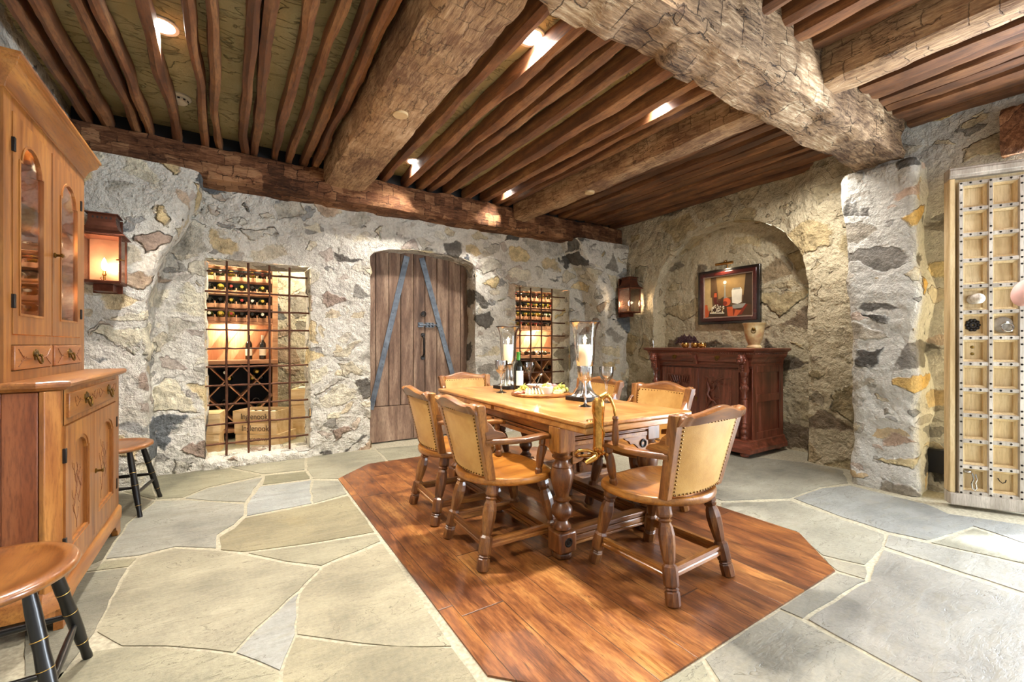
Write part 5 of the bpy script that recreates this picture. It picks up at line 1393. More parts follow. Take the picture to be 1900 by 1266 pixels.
mb = MB(); mb.box(1.93, 2.00, DY-.030, DY-.022, 1.365, 1.425); mb.box(2.02, 2.14, DY-.030, DY-.022, 1.365, 1.425); mb.cyl((1.94, DY-.042, 1.395), (2.20, DY-.042, 1.395), .011)
for x in (2.035, 2.08, 2.125): mb.box(x-.008, x+.008, DY-.056, DY-.022, 1.372, 1.418)
mb.box(2.17, 2.21, DY-.052, DY-.022, 1.372, 1.418)
D(mb, 'slide_bolt', M['iron'], bevel=.002)
mb = MB(); mb.lathe([(.001,.008),(.018,.008),(.020,0)], 20, T(2.0, DY-.022, 1.535) @ RX(pi/2)); mb.tube([(2.0+.030*cos(a), DY-.036-.004*sin(a), 1.53+.030*sin(a)) for a in [2*pi*i/24 for i in range(25)]], .006, 8)
D(mb, 'ring_pull', M['blackiron'], smooth=True)
mb = MB()
for z in (1.27, .99): mb.lathe([(.001,.008),(.024,.008),(.028,0)], 20, T(1.995, DY-.022, z) @ RX(pi/2))
mb.tube([(1.995, DY-.03, 1.26), (1.995, DY-.06, 1.22), (1.995, DY-.068, 1.13), (1.995, DY-.06, 1.04), (1.995, DY-.03, 1.0)], [.010, .011, .013, .011, .010], 10)
D(mb, 'pull_handle', M['blackiron'], smooth=True)

# ------------------------------------------------------------------ iron grilles
def grille(name, a, b, px, zs_, ztop, lb, z0):
    y = 5.02; g = empty(name, ((a+b)/2, y, z0), 0, lb, 'iron grille'); r_ = random.Random(int(a*10)+5)
    off = tuple(-c for c in g.location)
    for x in px:
        mb = MB(); n = 12; mb.tube([(x+r_.uniform(-.003,.003), y-.010, z0+(ztop-z0)*i/n) for i in range(n+1)], [.0105+r_.uniform(-.001,.0012) for i in range(n+1)], 8)
        mb.build('upright', M['rust'], g, smooth=True, loc=off)
    for z in zs_:
        mb = MB(); n = 14; mb.tube([(a-.04+(b-a+.08)*i/n, y+.010, z+r_.uniform(-.003,.003)) for i in range(n+1)], [.0095+r_.uniform(-.001,.0012) for i in range(n+1)], 8)
        o = mb.build('crossbar', M['rust'], g, smooth=True, loc=off)
def zrow(px, ys, Y):
    r = (px-950)/F; dep = Y/(-r*sin(TH)+cos(TH)); return [H-(y-HOR)*dep/F for y in ys]
grille('barred_grille', G1[0], G1[1], [xatY(p, 5.02) for p in (420.6, 461, 500, 537)], zrow(420, (505,542,576,612,647,681,716,751,787,823), 5.02), 1.97, 'large rusty iron grille of round bars left of the arched door', .075)
grille('barred_grille', G2[0], G2[1], [xatY(p, 5.02) for p in (964, 984, 1004, 1023)], zrow(984, (548,573,598,623,646,669,692,715,738,761), 5.02), 1.97, 'smaller rusty iron grille of round bars right of the arched door', .075)

# ------------------------------------------------------------------ wine cellar behind
wallgrid('wall_cellar_back', lines(-1.5, 6.2, .06), lines(0, 3.0, .06), lambda u, v: False, None, lambda u, v: (u, 6.95, v), (0, .1, 0), 0, M['stone_cellar'], 0, 2.0)
wallgrid('wall_cellar_end', lines(5.2, 7.0, .08), lines(0, 3.0, .08), lambda u, v: False, None, lambda u, v: (5.9, u, v), (.1, 0, 0), 0, M['stone_cellar'], 0, 4.0)
wallgrid('wall_cellar_far_end', lines(5.2, 7.0, .08), lines(0, 3.0, .08), lambda u, v: False, None, lambda u, v: (-1.5, u, v), (-.1, 0, 0), 0, M['stone_cellar'], 0, 4.0)
mb = MB(); mb.box(-1.6, 6.0, 5.05, 7.05, 2.75, 2.82); struct(mb.build('ceiling_cellar', M['plaster']))
def bottle_proto(k=0):
    t = empty('wine_bottle')
    mb = MB(); mb.lathe([(.001,.004),(.030,0),(.037,.004),(.038,.012),(.038,.185),(.034,.205),(.020,.228),(.0145,.245),(.0145,.290)], 16, cap=False); mb.build('bottle', M[('bottleglass','greenglass','palebottle')[k % 3]], t, smooth=True)
    mb = MB(); mb.lathe([(.0150,.235),(.0155,.26),(.0155,.298),(.0165,.299),(.0165,.306),(.001,.307)], 14, cap=False); mb.build('capsule', M[('foil_black','foil_gold','foil_red','foil_white')[k % 4]], t, smooth=True)
    mb = MB(); mb.lathe([(.0385,.05),(.0385,.15)], 16, cap=False); mb.build('label', M['paper'], t, smooth=True)
    return t
protos = []
used = set()
def put_bottle(k, loc, rx, lb, grp, rz=0.0):
    while len(protos) <= k: protos.append(bottle_proto(len(protos)))
    p = protos[k]; o = p if k not in used else copy_tree(p); used.add(k)
    o.location = loc; o.rotation_euler = (rx, 0, rz); o['label'] = lb; o['category'] = 'bottle'; o['group'] = grp; return o
def wine_rack(x0, x1, nm, where, wl):
    yf, yb = 6.25, 6.62; g = empty('wine_rack', ((x0+x1)/2, (yf+yb)/2, 0), 0, nm, 'wine rack')
    def B(mb, name, mat, **kw): return mb.build(name, mat, g, loc=tuple(-c for c in g.location), **kw)
    for x in (x0+.03, x1-.03):
        mb = MB(); mb.box(x-.03, x+.03, yf-.03, yf+.03, 0, 2.35); B(mb, 'post', M['rack'], bevel=.004)
        mb = MB(); mb.box(x-.02, x+.02, yf+.03, yb, 0, 2.35); B(mb, 'side', M['rack'])
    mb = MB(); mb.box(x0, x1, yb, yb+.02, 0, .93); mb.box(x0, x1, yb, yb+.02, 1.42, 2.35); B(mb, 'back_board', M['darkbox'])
    mb = MB(); n = int((x1-x0)/.155)
    for i in range(n):
        if i % 2: continue
        xa = x0+(x1-x0)*i/n; cl = lambda v: min(max(v, x0+.01), x1-.07); zz = lambda v: .95+.45*v
        pts = [(xa, 0), (xa+.15, 0)]; t1 = min(1, max(0, (x1-.07-xa-.15)/.28)); t2 = min(1, max(0, (x1-.07-xa)/.28))
        if t2 <= 0: continue
        poly = [(xa, zz(0)), (cl(xa+.15), zz(0)), (cl(xa+.15+.28*t1), zz(t1)), (xa+.28*t2, zz(t2))]
        mb.prism(poly, 'y', yb-.168, yb-.155)
    o = B(mb, 'cedar_boarding', M['cedar2'])
    mb = MB(); mb.box(x0, x1, yb-.155, yb-.14, .93, 1.42); B(mb, 'cedar_backing', M['cedar'])
    mb = MB(); mb.box(x0-.01, x1+.0, yf-.06, yb, .915, .965); B(mb, 'counter', M['rack'], bevel=.004)
    mb = MB(); mb.box(x0, x1, yf-.02, yb, 1.40, 1.425); B(mb, 'shelf', M['rack'], bevel=.003)
    px_ = [x0+.09+.108*i for i in range(int((x1-x0-.14)/.108)+1)]
    for r_ in range(5):
        z = 1.46+.163*r_
        for yy in (yf-.005, yf+.20):
            mb = MB(); mb.box(x0+.06, x1-.06, yy, yy+.02, z-.03, z+.022); B(mb, 'rail', M['rack'], bevel=.003)
        mb = MB()
        for x in px_: mb.tube([(x-.054, yf-.01, z-.028), (x-.054, yf+.01, z+.05)], .009, 6); 
        B(mb, 'peg', M['rack'])
        rr = random.Random(int(x0*10)+r_)
        for x in px_[:-1]:
            if rr.random() < .06: continue
            k = rr.choice([0, 0, 1, 4, 2, 3, 6, 0, 1, 0]); k = rr.choice([0, 3, 4, 7, 1]) if rr.random() < .5 else rr.choice([0, 5, 2, 8, 6])
            put_bottle(k, (x+.002, yf+.225, z+.062), R(90), 'wine bottle on the %s row of the rack %s' % (('lowest', 'second lowest', 'middle', 'second highest', 'highest')[r_], wl), 'bottles on row %d %s' % (r_+1, wl))
    # crossed bins below
    zb, zt = .13, .90; st = .30
    mb = MB(); mb.box(x0, x1, yf, yb, .09, .13); B(mb, 'bin_floor', M['rack'])
    h = zt-zb; k = x0-.15
    while k < x1:
        for s in (1, -1):
            a = (k, zb+h/2-.0) ; 
        k += st
    nb = max(2, round((x1-x0)/.36)); wdt = (x1-x0-.12)/nb
    for i in range(nb):
        for zz in (zb, zb+h/2):
            xa, xb = x0+.06+wdt*i, x0+.06+wdt*(i+1)
            for (p, q) in (((xa, zz), (xb, zz+h/2)), ((xa, zz+h/2), (xb, zz))):
                d = Vector((q[0]-p[0], q[1]-p[1])).normalized()*.006; mb = MB(); mb.prism([(p[0]-d.y, p[1]+d.x), (p[0]+d.y, p[1]-d.x), (q[0]+d.y, q[1]-d.x), (q[0]-d.y, q[1]+d.x)], 'y', yf, yb-.05); B(mb, 'bin_divider', M['rack'])
    rr = random.Random(int(x0*7)+2)
    for i in range(nb):
        for j in range(2):
            for q in range(3):
                x = x0+.06+wdt*(i+.5)+(-.045, .045, 0)[q]; z = zb+h/2*j+(.225 if q < 2 else .30)
                if rr.random() < .25: continue
                put_bottle(rr.choice([0, 3, 0, 1, 5]), (x, yf+.33, z+.0), R(90), 'wine bottle in the crossed bins %s' % wl, 'bottles in the bins %s' % wl)
    return g
wine_rack(-.95, .50, 'redwood wine rack with angled bottle rows, lit counter and crossed bins, behind the left grille', 'left', 'behind the left grille')
wine_rack(3.75, 5.25, 'redwood wine rack with bottle rows and crossed bins, behind the right grille', 'right', 'behind the right grille')
put_bottle(0, (.19, 6.33, .966), 0, 'dark wine bottle standing on the lit cellar counter, nearer the middle', 'bottles standing on the left counter')
put_bottle(3, (.34, 6.36, .966), 0, 'wine bottle standing on the lit cellar counter beside the rack post', 'bottles standing on the left counter')
for i, x in enumerate((4.35, 4.50, 4.62, 4.75)):
    put_bottle((0, 3, 0, 4)[i], (x, 6.45, 1.004), R(90), 'dark wine bottle lying on the counter behind the right grille', 'bottles lying on the right counter')
# crates
def text_mesh(s, size, name, par, mat, Mx):
    cu = bpy.data.curves.new(name, 'FONT'); cu.body = s; cu.size = size; cu.align_x = 'CENTER'; cu.align_y = 'CENTER'; cu.extrude = .0006
    tmp = bpy.data.objects.new(name, cu); me = bpy.data.meshes.new_from_object(tmp); bpy.data.objects.remove(tmp); bpy.data.curves.remove(cu)
    me.transform(Mx); me.materials.append(mat); o = bpy.data.objects.new(name, me); COL.objects.link(o); o.parent = par; return o
def crate(x, y, z, w, d, h, rz, lb, txt=None, open_=False):
    t = empty('wine_crate', (x, y, z), rz, lb, 'crate', 'wooden wine crates in the cellar'); th = .012
    mb = MB(); mb.box(0, w, 0, th, 0, h); mb.box(0, w, d-th, d, 0, h); mb.box(0, th, th, d-th, 0, h); mb.box(w-th, w, th, d-th, 0, h); mb.box(th, w-th, th, d-th, 0, th)
    mb.build('box', M['crate'], t, bevel=.002)
    if not open_:
        mb = MB(); mb.box(.0, w, 0, d, h, h+.008); mb.build('lid', M['crate'], t, bevel=.002)
    if txt: text_mesh(txt, .082 if len(txt) > 8 else .05, 'branded_lettering', t, M['ink'], Matrix.Translation((w*.5, -.0008, h*.5)) @ RX(pi/2) @ Matrix.Diagonal((1.0, 1.15, 1, 1)))
    return t
rz = math.atan2(-.32, .44)
crate(.045, 5.955, 0, .52, .36, .115, rz, 'pale wooden wine crate at the bottom of the middle stack', 'MONDAVI')
crate(.035, 5.96, .124, .50, .35, .125, rz, 'reddish wooden wine crate in the middle of the centre stack', 'Inglenook')
crate(.02, 5.965, .258, .51, .35, .13, rz, 'open wooden wine crate full of bottles on top of the centre stack', 'Inglenook', True)
r0 = Matrix.Rotation(rz, 3, 'Z')
for i in range(5):
    p = Vector((.02, 5.965, .258)) + r0 @ Vector((.07+.088*i, .31, .065)); put_bottle((0, 3, 0, 1, 3)[i], tuple(p), R(90), 'wine bottle lying in the open top crate', 'bottles in the open crate', rz)
crate(-.50, 5.62, 0, .40, .30, .205, R(-8), 'plain pine crate at the foot of the stack by the left jamb')
crate(-.50, 5.60, .214, .41, .31, .205, R(-8), 'plain pine crate on top of the stack by the left jamb')
crate(.66, 6.25, 0, .40, .30, .18, R(-20), 'bottom crate of the tall stack against the cellar wall')
crate(.66, 6.25, .189, .40, .30, .18, R(-20), 'middle crate of the tall stack against the cellar wall')
crate(.65, 6.25, .378, .41, .30, .19, R(-20), 'top crate of the tall stack against the cellar wall, papers on it')
mb = MB(); mb.box(-.14,.14,-.10,.10,0,.008, RZ(R(-20))); mb.box(-.13,.14,-.10,.09,.009,.018, RZ(R(-15))); o = mb.build('paper_pad', M['paper'], loc=(.88, 6.30, .577)); tag(o, 'white papers lying on the tall crate stack', 'papers')
point(.85, 6.2, 2.3, 40, (1, .92, .78), .1); point(.15, 5.75, 2.55, 75, (1, .88, .70), .15); point(4.5, 5.75, 2.55, 75, (1, .88, .70), .15); point(0, 6.30, 1.34, 7.0, (1, .82, .6), .05); point(4.6, 6.30, 1.34, 8, (1, .82, .6), .05)  # first point is an added fill brightening the cellar's stone back wall

# ------------------------------------------------------------------ on the table
ZT = .7709
def hurricane(x, y, lb, rz):
    t = empty('hurricane_lamp', (x, y, ZT), rz, lb, 'candle holder', 'tall glass hurricane lamps on the table')
    mb = MB(); mb.box(-.095,.095,-.095,.095,0,.028); mb.build('base', M['blackiron'], t, bevel=.004)
    mb = MB(); mb.lathe([(.088,.028),(.080,.034),(.062,.05),(.047,.078),(.037,.115),(.033,.15),(.034,.185),(.040,.205),(.030,.215)], 96, flute=(16, .07)); mb.build('fluted_stem', M['silver'], t, smooth=True)
    mb = MB(); mb.lathe([(.001,.212),(.052,.214),(.056,.218),(.052,.224),(.001,.225)], 32, cap=False); mb.build('drip_plate', M['silver'], t, smooth=True)
    mb = MB(); mb.lathe([(.001,.226),(.041,.226),(.042,.23),(.042,.375),(.038,.382),(.02,.378),(.001,.376)], 28, cap=False); c = mb.build('candle', M['wax'], t, smooth=True)
    mb = MB(); mb.cyl((0,0,.376),(.002,0,.392), .0015, .001, 6); mb.build('wick', M['black'], c)
    mb = MB(); mb.lathe([(.001,.384),(.007,.392),(.010,.404),(.008,.420),(.003,.438),(.0005,.448)], 14, cap=False); mb.build('flame', M['flame'], c, smooth=True)
    mb = MB(); pr = [(.050,.226),(.058,.24),(.066,.29),(.069,.36),(.071,.43),(.078,.48),(.092,.520),(.106,.535)]
    mb.lathe(pr, 40, cap=False); mb.build('glass_shade', M['glass'], t, smooth=True)
    mb = MB(); mb.lathe([(.104,.533),(.107,.532),(.109,.536),(.107,.540),(.103,.538),(.104,.533)], 40, cap=False); mb.build('rim', M['blackiron'], t, smooth=True)
    point(x, y, ZT+.44, .9, (1, .72, .42), .015)
hurricane(2.045, 2.25, 'glass hurricane lamp on the near half of the table, behind the brass corkscrew', R(8))
hurricane(2.03, 3.21, 'glass hurricane lamp at the far end of the table, beside the wine bottle', R(8))
GB = [(.001,.006),(.036,.003),(.040,.001),(.040,0),(.036,.003),(.014,.010),(.008,.018),(.0065,.05),(.011,.062),(.0065,.075),(.0075,.115),(.012,.135),(.018,.142),(.034,.155),(.043,.175),(.046,.205),(.046,.235),(.0452,.235),(.045,.205),(.041,.177),(.030,.160),(.001,.150)]
stem_glass('goblet', (1.83, 2.01, ZT), 'silvered glass goblet near the wine opener, in front of the nearer hurricane lamp', 1.05, M['mercury'], 'goblet', 'goblets on the table', GB)
stem_glass('goblet', (1.80, 2.95, ZT), 'silvered glass goblet at the far end of the table, left of the wine bottle', 1.08, M['mercury'], 'goblet', 'goblets on the table', GB)
stem_glass('goblet', (2.07, 2.07, ZT), 'clear glass goblet standing right behind the nearer silvered one', 1.0, M['glass'], 'goblet', 'goblets on the table', GB)
stem_glass('goblet', (2.13, 3.03, ZT), 'clear glass goblet behind the wine bottle at the far end of the table', .98, M['glass'], 'goblet', 'goblets on the table', GB)
wb = empty('wine_bottle', (2.01, 3.02, ZT), 0, 'open dark wine bottle standing on the dining table', 'bottle')
mb = MB(); mb.lathe([(.001,.004),(.032,0),(.039,.004),(.040,.012),(.040,.19),(.036,.212),(.022,.236),(.0155,.252),(.0155,.305)], 28, cap=False); mb.build('bottle', M['bottleglass'], wb, smooth=True)
mb = MB(); mb.lathe([(.016,.248),(.0165,.275),(.0165,.31),(.0175,.312),(.0175,.32),(.001,.321)], 20, cap=False); mb.build('capsule', M['foil_green'], wb, smooth=True)
mb = MB(); n = 20; a0 = R(-150)
vs = [(.0406*cos(a0+R(190)*i/n), .0406*sin(a0+R(190)*i/n), z) for z in (.045, .165) for i in range(n+1)]; mb.add(vs, [(i, i+1, n+2+i, n+1+i) for i in range(n)]); lbl = mb.build('label', M['paper'], wb, smooth=True)
# cheese board
CX, CYy = 1.975, 2.665
bd = MB(); bd.lathe([(.215,0),(.222,.005),(.222,.017),(.217,.021)], 64, T(0,0,0)); o = bd.build('serving_board', M['oak_x'], loc=(CX, CYy, ZT), smooth=True); tag(o, 'round wooden serving board laden with food in the middle of the table', 'serving board')
ZBd = ZT+.0215
def onb(name, mb, mat, dx, dy, lb, cat, grp=None, smooth=True, dz=0.0):
    o = mb.build(name, mat, loc=(CX+dx, CYy+dy, ZBd+dz), smooth=smooth); tag(o, lb, cat, grp); return o
vr, vf = (cos(TH), -sin(TH)), (sin(TH), cos(TH))       # to the right / away as seen from where the photo was taken
def rf(r, f): return (vr[0]*r+vf[0]*f, vr[1]*r+vf[1]*f)
ra = empty('ramekin', (CX+rf(.035,-.11)[0], CYy+rf(.035,-.11)[1], ZBd), 0, 'white fluted ramekin at the front of the serving board', 'bowl')
mb = MB(); mb.lathe([(.001,.001),(.042,0),(.044,.003),(.050,.045),(.0515,.050),(.0495,.052),(.046,.046),(.041,.006),(.001,.005)], 96, cap=False, flute=(32, .012)); mb.build('dish', M['white'], ra, smooth=True)
mb = MB(); mb.lathe([(.046,.036),(.03,.040),(.001,.041)], 24, cap=False); mb.build('dip', M['cheese'], ra, smooth=True)
x_, y_ = rf(-.03, .13); bw2 = empty('small_bowl', (CX+x_, CYy+y_, ZBd), 0, 'shallow white bowl with a spoon, at the back of the serving board', 'bowl')
mb = MB(); mb.lathe([(.001,.0),(.035,0),(.04,.004),(.068,.035),(.072,.045),(.069,.045),(.064,.035),(.038,.010),(.001,.008)], 36, cap=False); mb.build('dish', M['white'], bw2, smooth=True)
sp = empty('spoon', (CX+x_, CYy+y_, ZBd+.012), 0, 'glass honey spoon leaning in the shallow white bowl', 'spoon')
mb = MB(); mb.tube([(0,0,.012),(.03,.01,.05),(.06,.02,.095)], [.004,.004,.006], 8); mb.sphere((.068,.024,.105), (.014,.014,.012), 12, 8); mb.build('handle', M['silver'], sp, smooth=True)
rg = random.Random(8)
def cluster(dx, dy, n, rx, ry, rz_, mat, lb, s=.011, nm='grape_bunch', z0=0.0):
    mb = MB()
    for i in range(n):
        a = rg.uniform(0, 2*pi); q = sqrt(rg.random()); x, y = rx*q*cos(a), ry*q*sin(a); z = s*.9+rz_*(1-q*q)*rg.random()
        mb.sphere((x, y, z), (s, s, s*1.1), 10, 6)
    mb.tube([(0,0,s), (.01,.01,rz_+s), (.03,.02,rz_+.02)], .002, 5)
    return onb(nm, mb, mat, dx, dy, lb, 'fruit', 'grape bunches on the board', dz=z0)
cluster(*rf(-.13, -.02), 26, .05, .04, .045, M['grape'], 'bunch of green grapes on the left of the serving board')
cluster(*rf(.15, -.02), 34, .055, .05, .05, M['grape'], 'bunch of pale green grapes at the right rim of the serving board', .013)
cluster(*rf(.035, -.11), 14, .030, .030, .022, M['grape'], 'green olives and grapes heaped in the ramekin', .0085, 'olives', .042)
cluster(*rf(-.045, -.035), 22, .045, .035, .03, M['darkgrape'], 'small dark grapes in the middle of the serving board', .009)
for i in range(6):
    r_, f_ = -.10+.022*i, -.13-.005*(i % 2); mb = MB(); mb.prism([(-.03,0),(.03,0),(.0,.042)], 'y', -.005, .005, RZ(R(20+8*i)) @ RX(R(-18)))
    o = onb('cheese_wedge', mb, M['cheese'], *rf(r_, f_), 'pale cheese wedge fanned along the front rim of the serving board, left of the ramekin', 'cheese', 'cheese wedges', False, .001)
for i in range(4):
    mb = MB(); mb.box(-.026,.026,-.02,.02,0,.012, RZ(R(15*i))); o = onb('cheese_slab', mb, M['cheese'], *rf(.10+.02*i, -.115+.018*i), 'flat slab of pale cheese on the front right of the serving board', 'cheese', 'cheese slabs', False, .012*(i % 2))
for i in range(5):
    mb = MB(); pr = [(.026*cos(a), .020*sin(a)*(1+.2*sin(3*a+i))) for a in [2*pi*k/16 for k in range(16)]]; mb.prism(pr, 'z', 0, .004, RX(R(12)) @ RY(R(-10+6*i)))
    onb('ham_slice', mb, M['ham'], *rf(-.175+.02*i, -.10-.012*(i % 2)), 'folded slice of cured ham at the left front rim of the serving board', 'cold cut', 'ham slices', False, .006+.002*i)
for i in range(3):
    mb = MB(); mb.sphere((0,0,.014), (.038,.026,.013), 14, 6); onb('toast', mb, M['bread'], *rf(-.17+.03*i, -.05+.03*i), 'slice of toasted bread on the left rim of the serving board', 'bread', 'toasts', True, .0)
fl_ = empty('flower_garnish', (CX+rf(.085,.02)[0], CYy+rf(.085,.02)[1], ZBd), 0, 'pink rosebuds garnishing the serving board behind the ramekin', 'flowers')
for i in range(5):
    mb = MB(); a = i*1.26; cx_, cy_ = .028*cos(a), .028*sin(a)
    for k in range(3): mb.lathe([(.002,0),(.012+.002*k,.008),(.014+.001*k,.022),(.010+.003*k,.034)], 14, T(cx_, cy_, .022+.006*(i % 3)-.003*k) @ RX(R(12*k-12)) @ RZ(k), cap=False)
    mb.build('rosebud', M['petal'], fl_, smooth=True)
# lever corkscrew clamped to the near left corner
wo = empty('lever_corkscrew', (1.478, 1.530, .64), R(-25), 'ornate brass lever corkscrew with wooden grip, clamped to the near corner of the table', 'corkscrew')
mb = MB()
mb.lathe([(.022,0),(.028,.01),(.0265,.03),(.026,.15),(.028,.19),(.031,.215),(.029,.240),(.018,.256),(.001,.260)], 28, cap=True)
mb.build('barrel', M['brass'], wo, smooth=True)
mb = MB()
for k in range(70):
    a = R(-160+320*((k*.618) % 1)); z = .03+.20*((k*.382) % 1); mb.sphere((.0275*cos(a-pi/2), .0275*sin(a-pi/2), z), (.0045,.0045,.0055), 6, 4)
mb.build('vine_relief', M['brass'], wo, smooth=True)
mb = MB(); mb.tube([(.012,0,.255),(.036,0,.272),(.058,.0,.255),(.076,0,.21),(.084,0,.165)], [.017,.015,.008,.0065,.0065], 10); mb.sphere((.05,.0,.268), (.009,.009,.009), 10, 6); lv = mb.build('lever', M['brass'], wo, smooth=True)
mb = MB(); mb.lathe([(.010,0),(.014,.004),(.016,.012),(.011,.022),(.012,.03),(.016,.075),(.018,.11),(.013,.135),(.008,.14)], 20, T(.084,0,.168) @ RX(pi) ); mb.build('wooden_grip', M['oakleg'], lv, smooth=True)
mb = MB(); mb.box(-.012,.020,.02,.09,.130,.138); mb.lathe([(.001,.008),(.030,.006),(.034,0)], 24, T(0,.085,.131)); mb.tube([(0,.02,.02),(0,.05,.025),(0,.06,.06),(0,.06,.068)], .006, 8); mb.build('clamp', M['brass'], wo, smooth=True)
mb = MB(); mb.tube([(-.02,0,-.005),(-.06,-.01,.010),(-.10,-.01,.008),(-.115,0,-.006),(-.10,.01,-.020),(-.06,.01,-.022),(-.02,0,-.015)], .0075, 10)
mb.lathe([(.014,0),(.018,.01),(.014,.02),(.020,.03),(.015,.045),(.019,.055),(.001,.062)], 16, T(.02,0,-.0) @ RY(R(-115))); mb.build('cork_clamp', M['brass'], wo, smooth=True)
mb = MB()
for k in range(26):
    a = k*.9; mb.sphere((-.02+.055*((k*.382) % 1), -.018+.012*sin(a), -.012+.035*((k*.618) % 1)), (.009,.008,.007), 6, 4)
mb.tube([(-.02,-.02,-.02),(-.05,-.03,-.035),(-.075,-.03,-.045)], [.014,.013,.010], 10)
mb.build('grape_relief', M['brass'], wo, smooth=True)

# ------------------------------------------------------------------ studded door leaf leaning open at the right
ax_, ay_ = 4.325, .945; bx_, by_ = 4.52, .607
dv = Vector((bx_-ax_, by_-ay_, 0)).normalized(); ang = math.atan2(dv.y, dv.x)
sd = empty('studded_door', (ax_+.008, ay_-.012, .0), ang, 'tall pale wooden door leaf with square panels and iron studs, standing open', 'door')
DW, DH = 1.05, 2.40                      # local x along the leaf, y- is the front (towards the room)
CW, RH, NC, NR = .150, .1805, 6, 12
X0, Z0 = .045, .115
mb = MB(); mb.box(0, DW, 0, .045, .05, DH-.03); mb.build('back_board', M['doorleaf'], sd)
mb = MB(); mb.box(-.012, DW, -.055, .05, .02, .105); mb.build('bottom_rail', M['doorbar'], sd, bevel=.006)
mb = MB(); mb.box(-.016, DW, -.05, .05, DH-.075, DH); mb.box(-.016, DW, -.060, -.05, DH-.058, DH-.018); mb.build('top_rail', M['doorbar'], sd, bevel=.005)
mb = MB(); mb.box(-.014, .018, -.045, .05, .105, DH-.075); mb.build('hanging_stile', M['doorleaf'], sd, bevel=.006)
rs = random.Random(4)
for c in range(NC):
    for r_ in range(NR):
        x0, z0 = X0+CW*c, Z0+RH*r_
        if x0+CW > DW: continue
        a, b, e = (x0+.014, x0+CW-.014, z0+.014), None, None
        # bevelled frame round a sunk square panel
        mb = MB(); o_ = [(x0+.010, z0+.012), (x0+CW-.010, z0+.012), (x0+CW-.010, z0+RH-.012), (x0+.010, z0+RH-.012)]; k = .018
        i_ = [(p+(k if p < x0+CW/2 else -k), q+(k if q < z0+RH/2 else -k)) for p, q in o_]
        mb.add([(p, -.036, q) for p, q in o_]+[(p, -.020, q) for p, q in i_]+[(p, -.001, q) for p, q in i_], [(0,1,5,4),(1,2,6,5),(2,3,7,6),(3,0,4,7),(4,5,9,8),(5,6,10,9),(6,7,11,10),(7,4,8,11)])
        if c < 4: mb.build('panel_frame', M['doorleaf'], sd)
        else: big_ = mb.build('panel_frame', M['doorleaf'], sd)
mb_h = []
for r_ in range(NR+1):
    z = Z0+RH*r_; mb = MB(); mb.prism([(-.012+z, 0)]*0 or [(z-.015, -.034), (z-.011, -.050), (z+.011, -.050), (z+.015, -.034)], 'x', X0-.01, X0+CW*NC+.01, Matrix(((1,0,0,0),(0,0,1,0),(0,1,0,0),(0,0,0,1)))); mb.build('crossbar', M['doorbar'], sd)
for c in range(NC+1):
    x = X0+CW*c; mb = MB(); mb.add([(x-.013,-.034,Z0),(x-.010,-.054,Z0),(x+.010,-.054,Z0),(x+.013,-.034,Z0),(x-.013,-.034,Z0+RH*NR),(x-.010,-.054,Z0+RH*NR),(x+.010,-.054,Z0+RH*NR),(x+.013,-.034,Z0+RH*NR)], [(0,1,5,4),(1,2,6,5),(2,3,7,6),(0,3,2,1),(4,5,6,7)]); bar = mb.build('upright_bar', M['doorbar'], sd)
    mb = MB()
    for r_ in range(NR*4+1):
        z = Z0+RH*r_/4
        if r_ % 4 == 2: continue
        mb.lathe([(.007,0),(.005,.006),(.001,.010)], 8, T(x, -.054, z) @ RX(pi/2))
    if c < NC:
        for r_ in range(NR+1):
            for f in (.33, .67): mb.lathe([(.007,0),(.005,.006),(.001,.010)], 8, T(x+CW*f, -.050, Z0+RH*r_) @ RX(pi/2))
    mb.build('iron_studs', M['blackiron'], bar)
def cell(c, r_): return X0+CW*(c+.5), Z0+RH*(r_+.5)
x, z = cell(0, 7); mb = MB(); mb.lathe([(.030,0),(.034,.008),(.030,.016),(.020,.022),(.026,.04),(.036,.065),(.036,.085),(.026,.105),(.012,.115),(.008,.120),(.001,.121)], 28, T(x, -.002, z) @ RX(pi/2)); mb.build('wooden_knob', M['doorbar'], sd, smooth=True)
x, z = cell(0, 6); mb = MB()
for k in range(10):
    a = 2*pi*k/10; mb.sphere((x+.030*cos(a), -.006, z+.034*sin(a)), (.012, .006, .012), 8, 6); mb.sphere((x+.014*cos(a), -.008, z+.016*sin(a)), (.009, .006, .009), 8, 6)
mb.build('iron_flower', M['blackiron'], sd, smooth=True)
x, z = cell(1, 6); mb = MB(); mb.lathe([(.050,0),(.054,.006),(.048,.014),(.034,.022),(.012,.028),(.001,.029)], 64, T(x, -.002, z) @ RX(pi/2), flute=(18, .02)); bo = mb.build('boss', M['doorbar'], sd, smooth=True)
mb = MB(); mb.tube([(x+.010+.028*cos(a), -.036-.006*(1-sin(a)), z-.018+.028*sin(a)) for a in [2*pi*i/28 for i in range(29)]], .0055, 8); mb.tube([(x+.010,-.026,z+.012),(x+.010,-.044,z+.014)], .008, 8); mb.build('ring_knocker', M['silver'], bo, smooth=True)
x, z = cell(0, 5); mb = MB()
for dz in (-.022, .026): mb.lathe([(.011,0),(.009,.004),(.001,.005)], 14, T(x, -.001, z+dz) @ RX(pi/2))
mb.build('brass_disc', M['brassdk'], sd, smooth=True)
x, z = cell(0, 0); mb = MB(); mb.sphere((x-.035, -.03, z+.055), (.022,.02,.014), 12, 8); mb.tube([(x-.018,-.05,z+.05),(x-.012,-.055,z+.01),(x-.022,-.056,z-.02),(x-.018,-.056,z-.055),(x-.006,-.056,z-.065),(x+.002,-.056,z-.05),(x-.004,-.056,z-.015),(x+.004,-.055,z+.01),(x-.002,-.052,z+.045)], .0055, 8); mb.build('hasp', M['silver'], sd, smooth=True)
